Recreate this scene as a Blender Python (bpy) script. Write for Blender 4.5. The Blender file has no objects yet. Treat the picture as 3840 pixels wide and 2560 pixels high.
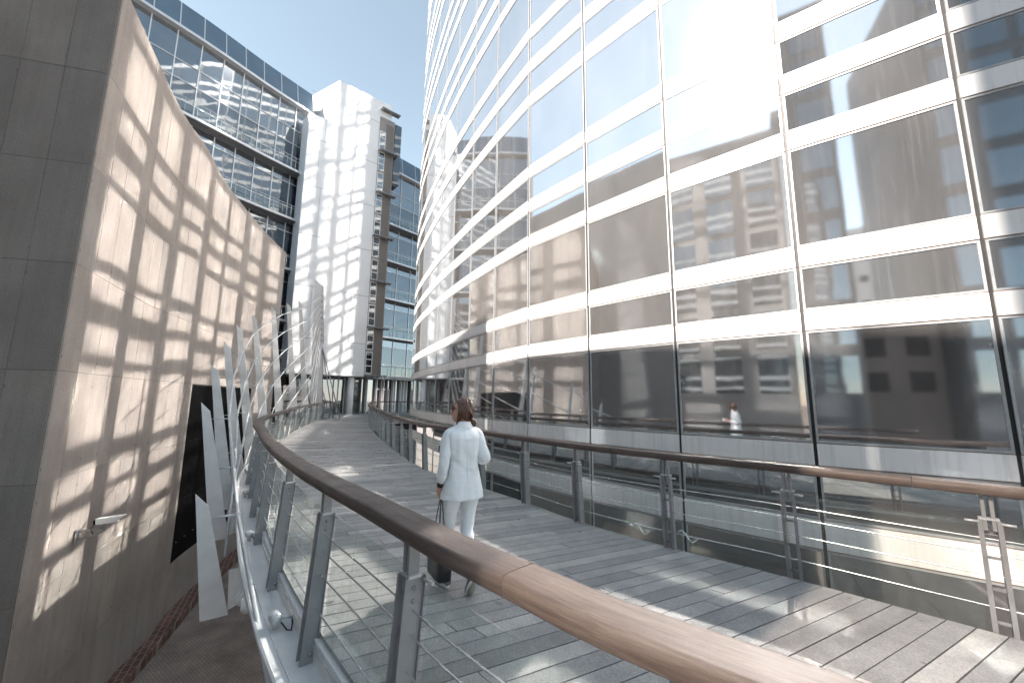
import bpy, bmesh, math, random
from mathutils import Vector, Matrix, noise

random.seed(7)
sc = bpy.context.scene
COL = sc.collection
R = math.radians
PI = math.pi

# ------------------------------------------------------------------ helpers
WPOS = {}


class MB:
    """collects shapes and links them as ONE mesh object"""

    def __init__(self):
        self.v = []
        self.f = []
        self.m = []
        self.uv = {}
        self.sm = set()

    def add(self, verts, faces, mi=0, uvs=None, smooth=False):
        b = len(self.v)
        self.v.extend([tuple(p) for p in verts])
        for i, fc in enumerate(faces):
            if uvs is not None:
                self.uv[len(self.f)] = uvs[i]
            if smooth:
                self.sm.add(len(self.f))
            self.f.append(tuple(b + q for q in fc))
            self.m.append(mi)

    def quad(self, a, b, c, d, mi=0, uv=None):
        self.add([a, b, c, d], [(0, 1, 2, 3)], mi, [uv] if uv else None)

    def box(self, c, ax, ay, az, mi=0):
        c, ax, ay, az = Vector(c), Vector(ax), Vector(ay), Vector(az)
        if ax.cross(ay).dot(az) < 0:
            ax = -ax
        p = [c + i * ax + j * ay + k * az for k in (-1, 1) for j in (-1, 1) for i in (-1, 1)]
        self.add(p, [(0, 2, 3, 1), (4, 5, 7, 6), (0, 1, 5, 4), (2, 6, 7, 3), (0, 4, 6, 2), (1, 3, 7, 5)], mi)

    def bb(self, x0, x1, y0, y1, z0, z1, mi=0):
        self.box(((x0 + x1) / 2, (y0 + y1) / 2, (z0 + z1) / 2), ((x1 - x0) / 2, 0, 0), (0, (y1 - y0) / 2, 0), (0, 0, (z1 - z0) / 2), mi)

    def bar(self, a, b, w, h, up=(0, 0, 1), mi=0):
        a, b = Vector(a), Vector(b)
        t = (b - a).normalized()
        s = t.cross(Vector(up))
        if s.length < 1e-4:
            s = t.cross(Vector((1, 0, 0)))
        s.normalize()
        u = s.cross(t)
        self.box((a + b) / 2, (b - a) / 2, s * w / 2, u * h / 2, mi)

    def prism(self, poly, z0, z1, mi=0):
        n = len(poly)
        area = sum(poly[i][0] * poly[(i + 1) % n][1] - poly[(i + 1) % n][0] * poly[i][1] for i in range(n))
        if area < 0:
            poly = poly[::-1]
        vs = [(p[0], p[1], z0) for p in poly] + [(p[0], p[1], z1) for p in poly]
        fs = [tuple(range(n - 1, -1, -1)), tuple(range(n, 2 * n))]
        fs += [(i, (i + 1) % n, n + (i + 1) % n, n + i) for i in range(n)]
        self.add(vs, fs, mi)

    def hexa(self, bot, top, mi=0):
        self.add(list(bot) + list(top), [(3, 2, 1, 0), (4, 5, 6, 7), (0, 1, 5, 4), (1, 2, 6, 5), (2, 3, 7, 6), (3, 0, 4, 7)], mi)

    def tube(self, path, r, n=8, mi=0, cap=True, up=None):
        path = [Vector(p) for p in path]
        m = len(path)
        rs = r if isinstance(r, (list, tuple)) else [r] * m
        vs, fs = [], []
        ref = Vector(up) if up else None
        for i, p in enumerate(path):
            t = (path[min(i + 1, m - 1)] - path[max(i - 1, 0)]).normalized()
            if ref is None:
                ref = Vector((0, 0, 1)) if abs(t.z) < .9 else Vector((1, 0, 0))
            a = ref - t * ref.dot(t)
            a.normalize()
            ref = a
            b = t.cross(a)
            rr = rs[i]
            ra, rb = rr if isinstance(rr, (list, tuple)) else (rr, rr)
            for k in range(n):
                an = 2 * PI * k / n
                vs.append(p + a * math.cos(an) * ra + b * math.sin(an) * rb)
        for i in range(m - 1):
            for k in range(n):
                k2 = (k + 1) % n
                fs.append((i * n + k, i * n + k2, (i + 1) * n + k2, (i + 1) * n + k))
        if cap:
            fs.append(tuple(range(n - 1, -1, -1)))
            fs.append(tuple((m - 1) * n + k for k in range(n)))
        self.add(vs, fs, mi, smooth=True)

    def cyl(self, a, b, r, n=12, mi=0):
        self.tube([a, b], r, n, mi)

    def sweep(self, path, prof, mi=0, u0=0.0, cap=True, smooth=True):
        """profile of (outward, up) pairs along a path; outward is to the left of travel"""
        path = [Vector(p) for p in path]
        m, n = len(path), len(prof)
        vs, fs, uvs = [], [], []
        L = [u0]
        for i in range(1, m):
            L.append(L[-1] + (path[i] - path[i - 1]).length)
        W = [0.0]
        for k in range(1, n + 1):
            W.append(W[-1] + math.dist(prof[k % n], prof[k - 1]))
        for i, p in enumerate(path):
            t = (path[min(i + 1, m - 1)] - path[max(i - 1, 0)])
            o = Vector((-t.y, t.x, 0)).normalized()
            for (a, b) in prof:
                vs.append(p + o * a + Vector((0, 0, b)))
        for i in range(m - 1):
            for k in range(n):
                k2 = (k + 1) % n
                fs.append((i * n + k, (i + 1) * n + k, (i + 1) * n + k2, i * n + k2))
                uvs.append([(L[i], W[k]), (L[i + 1], W[k]), (L[i + 1], W[k + 1]), (L[i], W[k + 1])])
        self.add(vs, fs, mi, uvs, smooth=smooth)
        if cap:
            self.add(vs[:n], [tuple(range(n))], mi)
            self.add(vs[-n:], [tuple(range(n - 1, -1, -1))], mi)

    def loft(self, rings, mi=0, cap=True):
        n = len(rings[0])
        vs = [p for r in rings for p in r]
        fs = []
        for i in range(len(rings) - 1):
            for k in range(n):
                k2 = (k + 1) % n
                fs.append((i * n + k, i * n + k2, (i + 1) * n + k2, (i + 1) * n + k))
        if cap:
            fs.append(tuple(range(n - 1, -1, -1)))
            fs.append(tuple((len(rings) - 1) * n + k for k in range(n)))
        self.add(vs, fs, mi, smooth=True)

    def build(self, name, mats, parent=None, loc=None, smooth=False, bevel=0, sub=0):
        me = bpy.data.meshes.new(name)
        org = Vector((0, 0, 0))
        if parent is not None:
            org = WPOS.get(parent.name, org)
        if loc is not None:
            org = Vector(loc)
        me.from_pydata([Vector(p) - org for p in self.v], [], self.f)
        if not isinstance(mats, (list, tuple)):
            mats = [mats]
        for m in mats:
            me.materials.append(m)
        me.polygons.foreach_set('material_index', self.m)
        me.polygons.foreach_set('use_smooth', [smooth or i in self.sm for i in range(len(self.f))])
        if self.uv:
            ul = me.uv_layers.new(name='UVMap')
            for pi, u in self.uv.items():
                p = me.polygons[pi]
                for li, q in zip(p.loop_indices, u):
                    ul.data[li].uv = q
        me.update()
        o = bpy.data.objects.new(name, me)
        COL.objects.link(o)
        if parent is not None:
            o.parent = parent
            WPOS[o.name] = WPOS.get(parent.name, Vector((0, 0, 0)))
            if loc is not None:
                o.location = Vector(loc) - WPOS.get(parent.name, Vector((0, 0, 0)))
        elif loc is not None:
            o.location = loc
            WPOS[o.name] = Vector(loc)
        if bevel:
            b = o.modifiers.new('bevel', 'BEVEL')
            b.width = bevel
            b.segments = 2
            b.limit_method = 'ANGLE'
            b.angle_limit = R(40)
        if sub:
            s = o.modifiers.new('sub', 'SUBSURF')
            s.levels = s.render_levels = sub
        return o


def tag(o, label=None, cat=None, group=None, kind=None):
    if label:
        o['label'] = label
    if cat:
        o['category'] = cat
    if group:
        o['group'] = group
    if kind:
        o['kind'] = kind
    return o


def thing(name, label, cat, loc, group=None):
    o = bpy.data.objects.new(name, None)
    COL.objects.link(o)
    o.location = loc
    o.empty_display_size = .2
    WPOS[o.name] = Vector(loc)
    return tag(o, label, cat, group)


def cr(P, step=.12):
    """Catmull-Rom through 2-D or 3-D points, resampled to an even step"""
    P = [Vector(p) for p in P]
    P = [2 * P[0] - P[1]] + P + [2 * P[-1] - P[-2]]
    out = []
    for i in range(1, len(P) - 2):
        a, b, c, d = P[i - 1:i + 3]
        for q in range(24):
            t = q / 24
            out.append(.5 * (2 * b + (c - a) * t + (2 * a - 5 * b + 4 * c - d) * t * t + (3 * b - a - 3 * c + d) * t ** 3))
    out.append(P[-2])
    L = [0]
    for i in range(1, len(out)):
        L.append(L[-1] + (out[i] - out[i - 1]).length)
    n = max(2, round(L[-1] / step))
    res, j = [], 0
    for k in range(n + 1):
        s = L[-1] * k / n
        while j < len(L) - 2 and L[j + 1] < s:
            j += 1
        f = 0 if L[j + 1] == L[j] else (s - L[j]) / (L[j + 1] - L[j])
        res.append(out[j].lerp(out[j + 1], min(max(f, 0), 1)))
    return res


def left(path, i):
    t = path[min(i + 1, len(path) - 1)] - path[max(i - 1, 0)]
    t = Vector((t.x, t.y)).normalized()
    return Vector((-t.y, t.x))


def offs(path, d):
    return [Vector((p.x, p.y)) + left(path, i) * d for i, p in enumerate(path)]


# ------------------------------------------------------------------ materials
def newmat(name):
    m = bpy.data.materials.new(name)
    m.use_nodes = True
    nt = m.node_tree
    nt.nodes.clear()
    out = nt.nodes.new('ShaderNodeOutputMaterial')
    return m, nt, out


def N(nt, t, **kw):
    n = nt.nodes.new(t)
    for k, v in kw.items():
        if k.startswith('i_'):
            n.inputs[k[2:].replace('_', ' ')].default_value = v
        else:
            setattr(n, k, v)
    return n


def L(nt, a, b):
    nt.links.new(a, b)


def coords(nt, kind='Object', scale=(1, 1, 1)):
    tc = N(nt, 'ShaderNodeTexCoord')
    mp = N(nt, 'ShaderNodeMapping')
    mp.inputs['Scale'].default_value = scale
    L(nt, tc.outputs[kind], mp.inputs['Vector'])
    return mp.outputs['Vector']


def ramp(nt, src, pts):
    r = N(nt, 'ShaderNodeValToRGB')
    e = r.color_ramp.elements
    while len(e) < len(pts):
        e.new(.5)
    for k, (p, c) in enumerate(pts):
        e[k].position = p
        e[k].color = c if len(c) == 4 else (*c, 1)
    L(nt, src, r.inputs['Fac'])
    return r.outputs['Color']


def mixc(nt, a, b, fac, mode='MIX'):
    m = N(nt, 'ShaderNodeMix', data_type='RGBA', blend_type=mode)
    for s, v in ((m.inputs[6], a), (m.inputs[7], b)):
        if isinstance(v, (tuple, list)):
            s.default_value = v if len(v) == 4 else (*v, 1)
        else:
            L(nt, v, s)
    if isinstance(fac, (int, float)):
        m.inputs[0].default_value = fac
    else:
        L(nt, fac, m.inputs[0])
    return m.outputs[2]


def noise_tex(nt, vec, scale, detail=4, rough=.55, dist=0):
    n = N(nt, 'ShaderNodeTexNoise')
    n.inputs['Scale'].default_value = scale
    n.inputs['Detail'].default_value = detail
    n.inputs['Roughness'].default_value = rough
    n.inputs['Distortion'].default_value = dist
    if vec is not None:
        L(nt, vec, n.inputs['Vector'])
    return n.outputs['Fac']


def math_(nt, op, a, b=None, clamp=False):
    n = N(nt, 'ShaderNodeMath', operation=op, use_clamp=clamp)
    for s, v in zip(n.inputs, (a, b)):
        if v is None:
            continue
        if isinstance(v, (int, float)):
            s.default_value = v
        else:
            L(nt, v, s)
    return n.outputs[0]


def bump(nt, h, strength=.3, dist=.01):
    b = N(nt, 'ShaderNodeBump')
    b.inputs['Strength'].default_value = strength
    b.inputs['Distance'].default_value = dist
    L(nt, h, b.inputs['Height'])
    return b.outputs['Normal']


def princ(nt, out, col, rough=.6, metal=0, normal=None, spec=.5):
    p = N(nt, 'ShaderNodeBsdfPrincipled')
    for s, v in (('Base Color', col), ('Roughness', rough)):
        if isinstance(v, (tuple, list)):
            p.inputs[s].default_value = (*v, 1) if len(v) == 3 else v
        elif isinstance(v, (int, float)):
            p.inputs[s].default_value = v
        else:
            L(nt, v, p.inputs[s])
    p.inputs['Metallic'].default_value = metal
    p.inputs['Specular IOR Level'].default_value = spec
    if normal is not None:
        L(nt, normal, p.inputs['Normal'])
    L(nt, p.outputs[0], out.inputs['Surface'])
    return p


def island(nt):
    g = N(nt, 'ShaderNodeNewGeometry')
    return g.outputs['Random Per Island']


def simple(name, col, rough=.5, metal=0, var=.12, scale=8, spec=.5, bmp=0):
    m, nt, out = newmat(name)
    v = coords(nt)
    n = noise_tex(nt, v, scale, 5)
    dark = tuple(c * (1 - var) for c in col)
    lite = tuple(min(1, c * (1 + var)) for c in col)
    c = ramp(nt, n, [(.3, dark), (.7, lite)])
    nm = bump(nt, noise_tex(nt, v, scale * 6, 3), bmp, .004) if bmp else None
    r = math_(nt, 'ADD', math_(nt, 'MULTIPLY', n, .2), rough - .1, True)
    princ(nt, out, c, r, metal, nm, spec)
    return m


def concrete_mat(name='concrete', k=(1, 1, 1)):
    m, nt, out = newmat(name)
    v = coords(nt)
    big = noise_tex(nt, v, .7, 4)
    fine = noise_tex(nt, v, 60, 4, .7)
    vs = coords(nt, scale=(3.2, 3.2, .16))
    streak = noise_tex(nt, vs, 2.2, 5, .6)
    isl = island(nt)
    c = ramp(nt, isl, [(0, (.40, .362, .335)), (.4, (.445, .40, .368)), (.75, (.42, .385, .36)), (1, (.485, .435, .395))])
    c = mixc(nt, c, ramp(nt, big, [(.3, (.78, .75, .73)), (.7, (1.1, 1.08, 1.06))]), .75, 'MULTIPLY')
    c = mixc(nt, c, ramp(nt, streak, [(.3, (.62, .6, .58)), (.6, (1, 1, 1))]), .28, 'MULTIPLY')
    c = mixc(nt, c, ramp(nt, fine, [(.35, (.72, .70, .68)), (.6, (1.08, 1.08, 1.08))]), .8, 'MULTIPLY')
    c = mixc(nt, c, k, 1.0, 'MULTIPLY')
    princ(nt, out, c, .9, 0, bump(nt, fine, .35, .006), .25)
    return m


def facade_glass(name='mirror_glass', blind=False, rough=.045):
    """coated office glazing: strong mirror part, dark inside, thin dust and rain streaks"""
    m, nt, out = newmat(name)
    v = coords(nt)
    wave = noise_tex(nt, v, .55, 2, .4)
    nm = bump(nt, wave, .026, .1)
    gl = N(nt, 'ShaderNodeBsdfGlossy', distribution='BECKMANN')
    gl.inputs['Color'].default_value = (.86, .89, .92, 1)
    gl.inputs['Roughness'].default_value = rough
    L(nt, nm, gl.inputs['Normal'])
    dk = N(nt, 'ShaderNodeBsdfDiffuse')
    inner = noise_tex(nt, coords(nt, scale=(.8, .8, .4)), .9, 3)
    ic = ramp(nt, inner, [(.35, (.035, .032, .030)), (.65, (.115, .100, .090))])
    if blind:       # drawn slatted blind behind the pane
        sx = N(nt, 'ShaderNodeSeparateXYZ')
        L(nt, v, sx.inputs[0])
        fr_ = math_(nt, 'FRACT', math_(nt, 'MULTIPLY', sx.outputs['Z'], 19.0))
        ic = mixc(nt, (.72, .70, .67), ic, ramp(nt, fr_, [(.60, (0, 0, 0)), (.66, (1, 1, 1))]))
    L(nt, ic, dk.inputs['Color'])
    lw = N(nt, 'ShaderNodeLayerWeight')
    lw.inputs['Blend'].default_value = .5
    fac = math_(nt, 'ADD', math_(nt, 'MULTIPLY', math_(nt, 'POWER', lw.outputs['Facing'], 2.6), .5), .57, True)
    mx = N(nt, 'ShaderNodeMixShader')
    L(nt, fac, mx.inputs[0])
    L(nt, dk.outputs[0], mx.inputs[1])
    g2 = N(nt, 'ShaderNodeBsdfGlossy', distribution='GGX')
    g2.inputs['Color'].default_value = (.86, .87, .88, 1)
    g2.inputs['Roughness'].default_value = .085
    gm_ = N(nt, 'ShaderNodeMixShader')
    gm_.inputs[0].default_value = .07
    L(nt, gl.outputs[0], gm_.inputs[1])
    L(nt, g2.outputs[0], gm_.inputs[2])
    L(nt, gm_.outputs[0], mx.inputs[2])
    dust = N(nt, 'ShaderNodeBsdfDiffuse')
    dust.inputs['Color'].default_value = (.72, .70, .68, 1)
    st = ramp(nt, noise_tex(nt, coords(nt, scale=(9, 9, .5)), 2.0, 5, .65), [(.5, (0, 0, 0)), (.8, (1, 1, 1))])
    sp = ramp(nt, noise_tex(nt, v, 90, 3, .7), [(.62, (0, 0, 0)), (.75, (1, 1, 1))])
    d = math_(nt, 'ADD', math_(nt, 'MULTIPLY', st, .045), math_(nt, 'MULTIPLY', sp, .03))
    d = math_(nt, 'ADD', d, .045)
    m2 = N(nt, 'ShaderNodeMixShader')
    L(nt, d, m2.inputs[0])
    L(nt, mx.outputs[0], m2.inputs[1])
    L(nt, dust.outputs[0], m2.inputs[2])
    L(nt, m2.outputs[0], out.inputs['Surface'])
    return m


def office_glass(name, dark, lite, refl=.42, tint=(.82, .9, .96), wav=.18):
    m, nt, out = newmat(name)
    v = coords(nt)
    nm = bump(nt, noise_tex(nt, v, .42, 2, .5, .6), wav, .1)
    gl = N(nt, 'ShaderNodeBsdfGlossy')
    gl.inputs['Color'].default_value = (*tint, 1)
    gl.inputs['Roughness'].default_value = .03
    L(nt, nm, gl.inputs['Normal'])
    dk = N(nt, 'ShaderNodeBsdfDiffuse')
    n = noise_tex(nt, coords(nt, scale=(1, 1, 1.6)), .8, 3)
    c = mixc(nt, ramp(nt, n, [(.35, dark), (.7, lite)]), ramp(nt, island(nt), [(0, (.6, .6, .6)), (1, (1.4, 1.4, 1.4))]), .6, 'MULTIPLY')
    L(nt, c, dk.inputs['Color'])
    lw = N(nt, 'ShaderNodeLayerWeight')
    fac = math_(nt, 'ADD', math_(nt, 'MULTIPLY', math_(nt, 'POWER', lw.outputs['Facing'], 4.0), .5), refl, True)
    mx = N(nt, 'ShaderNodeMixShader')
    L(nt, fac, mx.inputs[0])
    L(nt, dk.outputs[0], mx.inputs[1])
    L(nt, gl.outputs[0], mx.inputs[2])
    L(nt, mx.outputs[0], out.inputs['Surface'])
    return m


def clear_glass():
    m, nt, out = newmat('clear_glass')
    tr = N(nt, 'ShaderNodeBsdfTransparent')
    tr.inputs['Color'].default_value = (.945, .97, .962, 1)
    gl = N(nt, 'ShaderNodeBsdfGlossy')
    gl.inputs['Roughness'].default_value = .02
    gl.inputs['Color'].default_value = (.9, .95, .95, 1)
    lw = N(nt, 'ShaderNodeLayerWeight')
    lw.inputs['Blend'].default_value = .5
    fr = math_(nt, 'ADD', math_(nt, 'MULTIPLY', math_(nt, 'POWER', lw.outputs['Facing'], 4.5), .6), .03, True)
    mx = N(nt, 'ShaderNodeMixShader')
    L(nt, fr, mx.inputs[0])
    L(nt, tr.outputs[0], mx.inputs[1])
    L(nt, gl.outputs[0], mx.inputs[2])
    df = N(nt, 'ShaderNodeBsdfDiffuse')
    df.inputs['Color'].default_value = (.7, .74, .72, 1)
    st = ramp(nt, noise_tex(nt, coords(nt, scale=(8, 8, 1.2)), 2, 5, .7), [(.5, (.006, .006, .006)), (.8, (.035, .035, .035))])
    m2 = N(nt, 'ShaderNodeMixShader')
    L(nt, st, m2.inputs[0])
    L(nt, mx.outputs[0], m2.inputs[1])
    L(nt, df.outputs[0], m2.inputs[2])
    L(nt, m2.outputs[0], out.inputs['Surface'])
    return m


def wood_mat():
    m, nt, out = newmat('oiled_wood')
    uv = coords(nt, 'UV', (1.6, 26, 1))
    g = noise_tex(nt, uv, 2.2, 6, .65, 1.2)
    fine = noise_tex(nt, coords(nt, 'UV', (6, 160, 1)), 3, 4, .7)
    c = ramp(nt, g, [(.25, (.058, .042, .036)), (.5, (.100, .076, .066)), (.75, (.152, .120, .105))])
    c = mixc(nt, c, ramp(nt, island(nt), [(0, (.82, .8, .8)), (1, (1.2, 1.15, 1.1))]), .8, 'MULTIPLY')
    c = mixc(nt, c, ramp(nt, fine, [(.3, (.7, .68, .66)), (.6, (1.05, 1.05, 1.05))]), .6, 'MULTIPLY')
    rg = ramp(nt, noise_tex(nt, coords(nt), 5, 4), [(.3, (.44, .44, .44)), (.7, (.62, .62, .62))])
    princ(nt, out, c, rg, 0, bump(nt, fine, .4, .003), .42)
    return m


def plank_mat():
    m, nt, out = newmat('grey_planks')
    v = coords(nt)
    isl = island(nt)
    c = ramp(nt, isl, [(0, (.26, .253, .245)), (.35, (.33, .32, .31)), (.7, (.38, .367, .353)), (1, (.46, .44, .415))])
    grain = noise_tex(nt, v, 85, 4, .75)
    mid = noise_tex(nt, v, 3.2, 5, .6)
    c = mixc(nt, c, ramp(nt, grain, [(.36, (.62, .62, .63)), (.62, (1.18, 1.17, 1.15))]), .8, 'MULTIPLY')
    c = mixc(nt, c, ramp(nt, mid, [(.33, (.72, .72, .73)), (.62, (1.08, 1.07, 1.06))]), .7, 'MULTIPLY')
    sp = noise_tex(nt, v, 5.5, 2, .4)
    c = mixc(nt, c, (.05, .05, .052), ramp(nt, sp, [(.70, (0, 0, 0)), (.75, (.75, .75, .75))]))
    c = mixc(nt, c, (.42, .41, .40), ramp(nt, noise_tex(nt, v, 9, 6, .75, 1.0), [(.62, (0, 0, 0)), (.78, (.5, .5, .5))]))
    r = ramp(nt, mid, [(.3, (.62, .62, .62)), (.7, (.8, .8, .8))])
    princ(nt, out, c, r, 0, bump(nt, grain, .3, .003), .25)
    return m


def brick_mat(name, c1, c2, mortar, scale, rot=0.0):
    m, nt, out = newmat(name)
    tc = N(nt, 'ShaderNodeTexCoord')
    mp = N(nt, 'ShaderNodeMapping')
    mp.inputs['Rotation'].default_value = (0, 0, rot)
    L(nt, tc.outputs['Object'], mp.inputs['Vector'])
    b = N(nt, 'ShaderNodeTexBrick')
    b.inputs['Color1'].default_value = (*c1, 1)
    b.inputs['Color2'].default_value = (*c2, 1)
    b.inputs['Mortar'].default_value = (*mortar, 1)
    b.inputs['Scale'].default_value = scale
    b.inputs['Mortar Size'].default_value = .025
    b.inputs['Brick Width'].default_value = .5
    b.inputs['Row Height'].default_value = .25
    L(nt, mp.outputs[0], b.inputs['Vector'])
    n = noise_tex(nt, mp.outputs[0], 1.2, 5)
    c = mixc(nt, b.outputs['Color'], ramp(nt, n, [(.3, (.65, .65, .65)), (.7, (1.15, 1.15, 1.15))]), .8, 'MULTIPLY')
    princ(nt, out, c, .85, 0, bump(nt, b.outputs['Fac'], -.3, .01), .3)
    return m


M = {}
M['concrete'] = concrete_mat()
M['concrete_shaded'] = concrete_mat('shade_darkened_concrete', (.56, .57, .58))  # same concrete, darkened: the end face's shade is put into its colour
M['joint'] = simple('dark_joint', (.035, .028, .025), .9)  # near-black tone for joint backing, cores and deck slab
M['stain'] = simple('damp_stain', (.16, .14, .13), .9, var=.3, scale=30)
M['black'] = simple('black_cladding', (.003, .003, .0035), .7, var=.3, scale=3, spec=.05)
M['mirror'] = facade_glass()
M['mirror_soft'] = facade_glass('stripe_softening_glass', False, .072)  # rougher glass on the far panels, added to soften the tower's light stripes
M['blind'] = facade_glass('mirror_glass_over_blind', True)
def band_mat():
    m, nt, out = newmat('white_enamel')
    st = noise_tex(nt, coords(nt, scale=(7, 7, .35)), 2.0, 5, .65)
    c = ramp(nt, st, [(.30, (.66, .635, .61)), (.52, (.80, .775, .755))])
    c = mixc(nt, c, ramp(nt, noise_tex(nt, coords(nt), .8, 3), [(.3, (.94, .94, .94)), (.7, (1, 1, 1))]), .8, 'MULTIPLY')
    princ(nt, out, c, .38, 0, None, .5)
    return m


M['band'] = band_mat()
M['gasket'] = simple('dark_gasket', (.03, .026, .024), .5)
M['trim'] = simple('bronze_trim', (.34, .24, .19), .4, .3)
M['edge'] = simple('pane_edge', (.42, .42, .42), .35, .2)
M['wood'] = wood_mat()
M['plank'] = plank_mat()
M['steel'] = simple('grey_paint', (.60, .597, .59), .42, var=.1, scale=4)
M['post'] = simple('dark_grey_paint', (.26, .262, .268), .42, .15, var=.12, scale=5)
M['rod'] = simple('galvanised_steel', (.52, .525, .53), .45, .35, var=.12)
M['wire'] = simple('stainless_wire', (.68, .69, .70), .25, .85, var=.05)
M['bolt'] = simple('bolt_steel', (.3, .31, .32), .35, .7)
M['clear'] = clear_glass()
M['paving'] = brick_mat('setts', (.44, .37, .325), (.38, .315, .28), (.28, .225, .195), 3.0, R(35))
M['kerb'] = brick_mat('red_brick', (.23, .12, .10), (.18, .10, .085), (.34, .27, .23), 1.4, R(62))
M['terrace'] = simple('terrace_stone', (.24, .235, .23), .8, var=.15, scale=2)
M['tower'] = simple('white_panel', (.70, .70, .705), .38, var=.025, scale=.8)
M['towerjoint'] = simple('panel_joint', (.16, .16, .17), .7)
M['bluepar'] = simple('blue_grey_metal', (.13, .185, .24), .32, .35, var=.08, scale=1)
M['blueglass'] = office_glass('blue_office_glass', (.010, .015, .022), (.04, .06, .08), .19)
M['darkglass'] = office_glass('dark_office_glass', (.008, .009, .011), (.035, .038, .042), .30, wav=.08)
M['alu'] = simple('aluminium', (.62, .63, .64), .35, .5, var=.06)
M['brown'] = simple('brown_metal', (.25, .228, .212), .4, .2, var=.1)
M['ledge'] = simple('ledge_steel', (.20, .205, .215), .5, .2)
M['white'] = simple('white_paint', (.78, .78, .77), .5, var=.05)
M['fabric'] = simple('white_suit', (.80, .815, .835), .85, var=.03, scale=14, spec=.2, bmp=.15)
def fabric_mat():
    m, nt, out = newmat('white_suit')
    drape = noise_tex(nt, coords(nt, scale=(11, 11, 2.4)), 1.0, 1.0, .4, .3)
    crease = noise_tex(nt, coords(nt, scale=(4, 4, 10)), 1.0, 1.0, .4, .8)
    h = math_(nt, 'ADD', drape, math_(nt, 'MULTIPLY', crease, .6))
    c = ramp(nt, noise_tex(nt, coords(nt), 260, 2), [(.3, (.77, .785, .80)), (.7, (.83, .84, .85))])
    princ(nt, out, c, .85, 0, bump(nt, h, .55, .03), .2)
    return m


M['fabric'] = fabric_mat()
M['leather'] = simple('black_leather', (.012, .012, .013), .45, bmp=.2, scale=20)
M['sole'] = simple('white_rubber', (.74, .73, .71), .7)
M['soletan'] = simple('beige_rubber', (.36, .32, .28), .8, var=.1)
M['suede'] = simple('grey_suede', (.17, .165, .16), .9, bmp=.2)
M['lens'] = simple('sunglass_lens', (.012, .010, .010), .12)
M['phone'] = simple('white_phone', (.8, .8, .8), .3)
M['rubber'] = simple('black_cable', (.01, .01, .01), .6)
M['plastic'] = simple('white_plastic_film', (.75, .75, .73), .45)


def skin_mat():
    m, nt, out = newmat('skin')
    v = coords(nt)
    n = noise_tex(nt, v, 30, 4)
    c = ramp(nt, n, [(.3, (.50, .29, .21)), (.7, (.60, .36, .27))])
    p = princ(nt, out, c, .5, 0, None, .4)
    p.inputs['Subsurface Weight'].default_value = .08
    p.inputs['Subsurface Radius'].default_value = (.01, .004, .002)
    return m


def hair_mat():
    m, nt, out = newmat('brown_hair')
    n = noise_tex(nt, coords(nt, scale=(60, 60, 5)), 2.5, 5, .6, .4)
    c = ramp(nt, n, [(.3, (.038, .016, .010)), (.55, (.105, .046, .027)), (.8, (.24, .12, .07))])
    princ(nt, out, c, .42, 0, bump(nt, n, .5, .004), .5)
    return m


M['skin'] = skin_mat()
M['lips'] = simple('red_lips', (.42, .05, .06), .4)
M['hair'] = hair_mat()

# ------------------------------------------------------------------ camera and light
cam = bpy.data.cameras.new('Camera')
co = bpy.data.objects.new('Camera', cam)
COL.objects.link(co)
cam.sensor_width = 36
cam.lens = 14.0
cam.clip_end = 3000
cam.clip_start = .05
co.matrix_world = Matrix.Translation((0, 0, 1.70)) @ Matrix.Rotation(R(90) + math.atan(134 / 914.7), 4, 'X') @ Matrix.Rotation(.010, 4, 'Z')
sc.camera = co

SUN = Vector((-.777, -.629, .80)).normalized()
ELEV = math.asin(SUN.z)
w = bpy.data.worlds.new('World')
sc.world = w
w.use_nodes = True
nt = w.node_tree
bg = nt.nodes['Background']
sky = nt.nodes.new('ShaderNodeTexSky')
sky.sky_type = 'NISHITA'
sky.sun_disc = False
sky.sun_elevation = ELEV
sky.sun_rotation = math.atan2(SUN.x, SUN.y)
sky.dust_density = .1
sky.air_density = 1.0
bg.inputs['Strength'].default_value = .088
hs = nt.nodes.new('ShaderNodeHueSaturation')
hs.inputs['Saturation'].default_value = .60
hs.inputs['Hue'].default_value = .475
hs.inputs['Value'].default_value = 1.25
nt.links.new(sky.outputs[0], hs.inputs['Color'])
nt.links.new(hs.outputs[0], bg.inputs['Color'])
li = bpy.data.lights.new('Sun', 'SUN')
li.energy = 5.0
li.angle = R(.5)
li.color = (1, .925, .85)
lo = bpy.data.objects.new('Sun', li)
COL.objects.link(lo)
lo.rotation_euler = SUN.to_track_quat('Z', 'Y').to_euler()
lo.location = (0, 0, 60)
sc.view_settings.view_transform = 'Standard'
sc.view_settings.look = 'None'
sc.view_settings.exposure = 1.56
sc.view_settings.gamma = 1
cy = sc.cycles
cy.use_guiding = True
cy.use_surface_guiding = True
cy.guiding_training_samples = 128
cy.caustics_reflective = True
cy.caustics_refractive = False
cy.blur_glossy = 0
cy.sample_clamp_indirect = 0
cy.use_adaptive_sampling = False
cy.use_denoising = True
cy.max_bounces = 10
cy.transparent_max_bounces = 24

GZ = -6.53


def dz(y):
    return .42 * min(1.0, max(0.0, y) / 26.5) ** 2


# ------------------------------------------------------------------ ground
g = MB()
g.quad((-900, -900, GZ), (900, -900, GZ), (900, 900, GZ), (-900, 900, GZ))
tag(g.build('ground', M['paving']), kind='structure')

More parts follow.
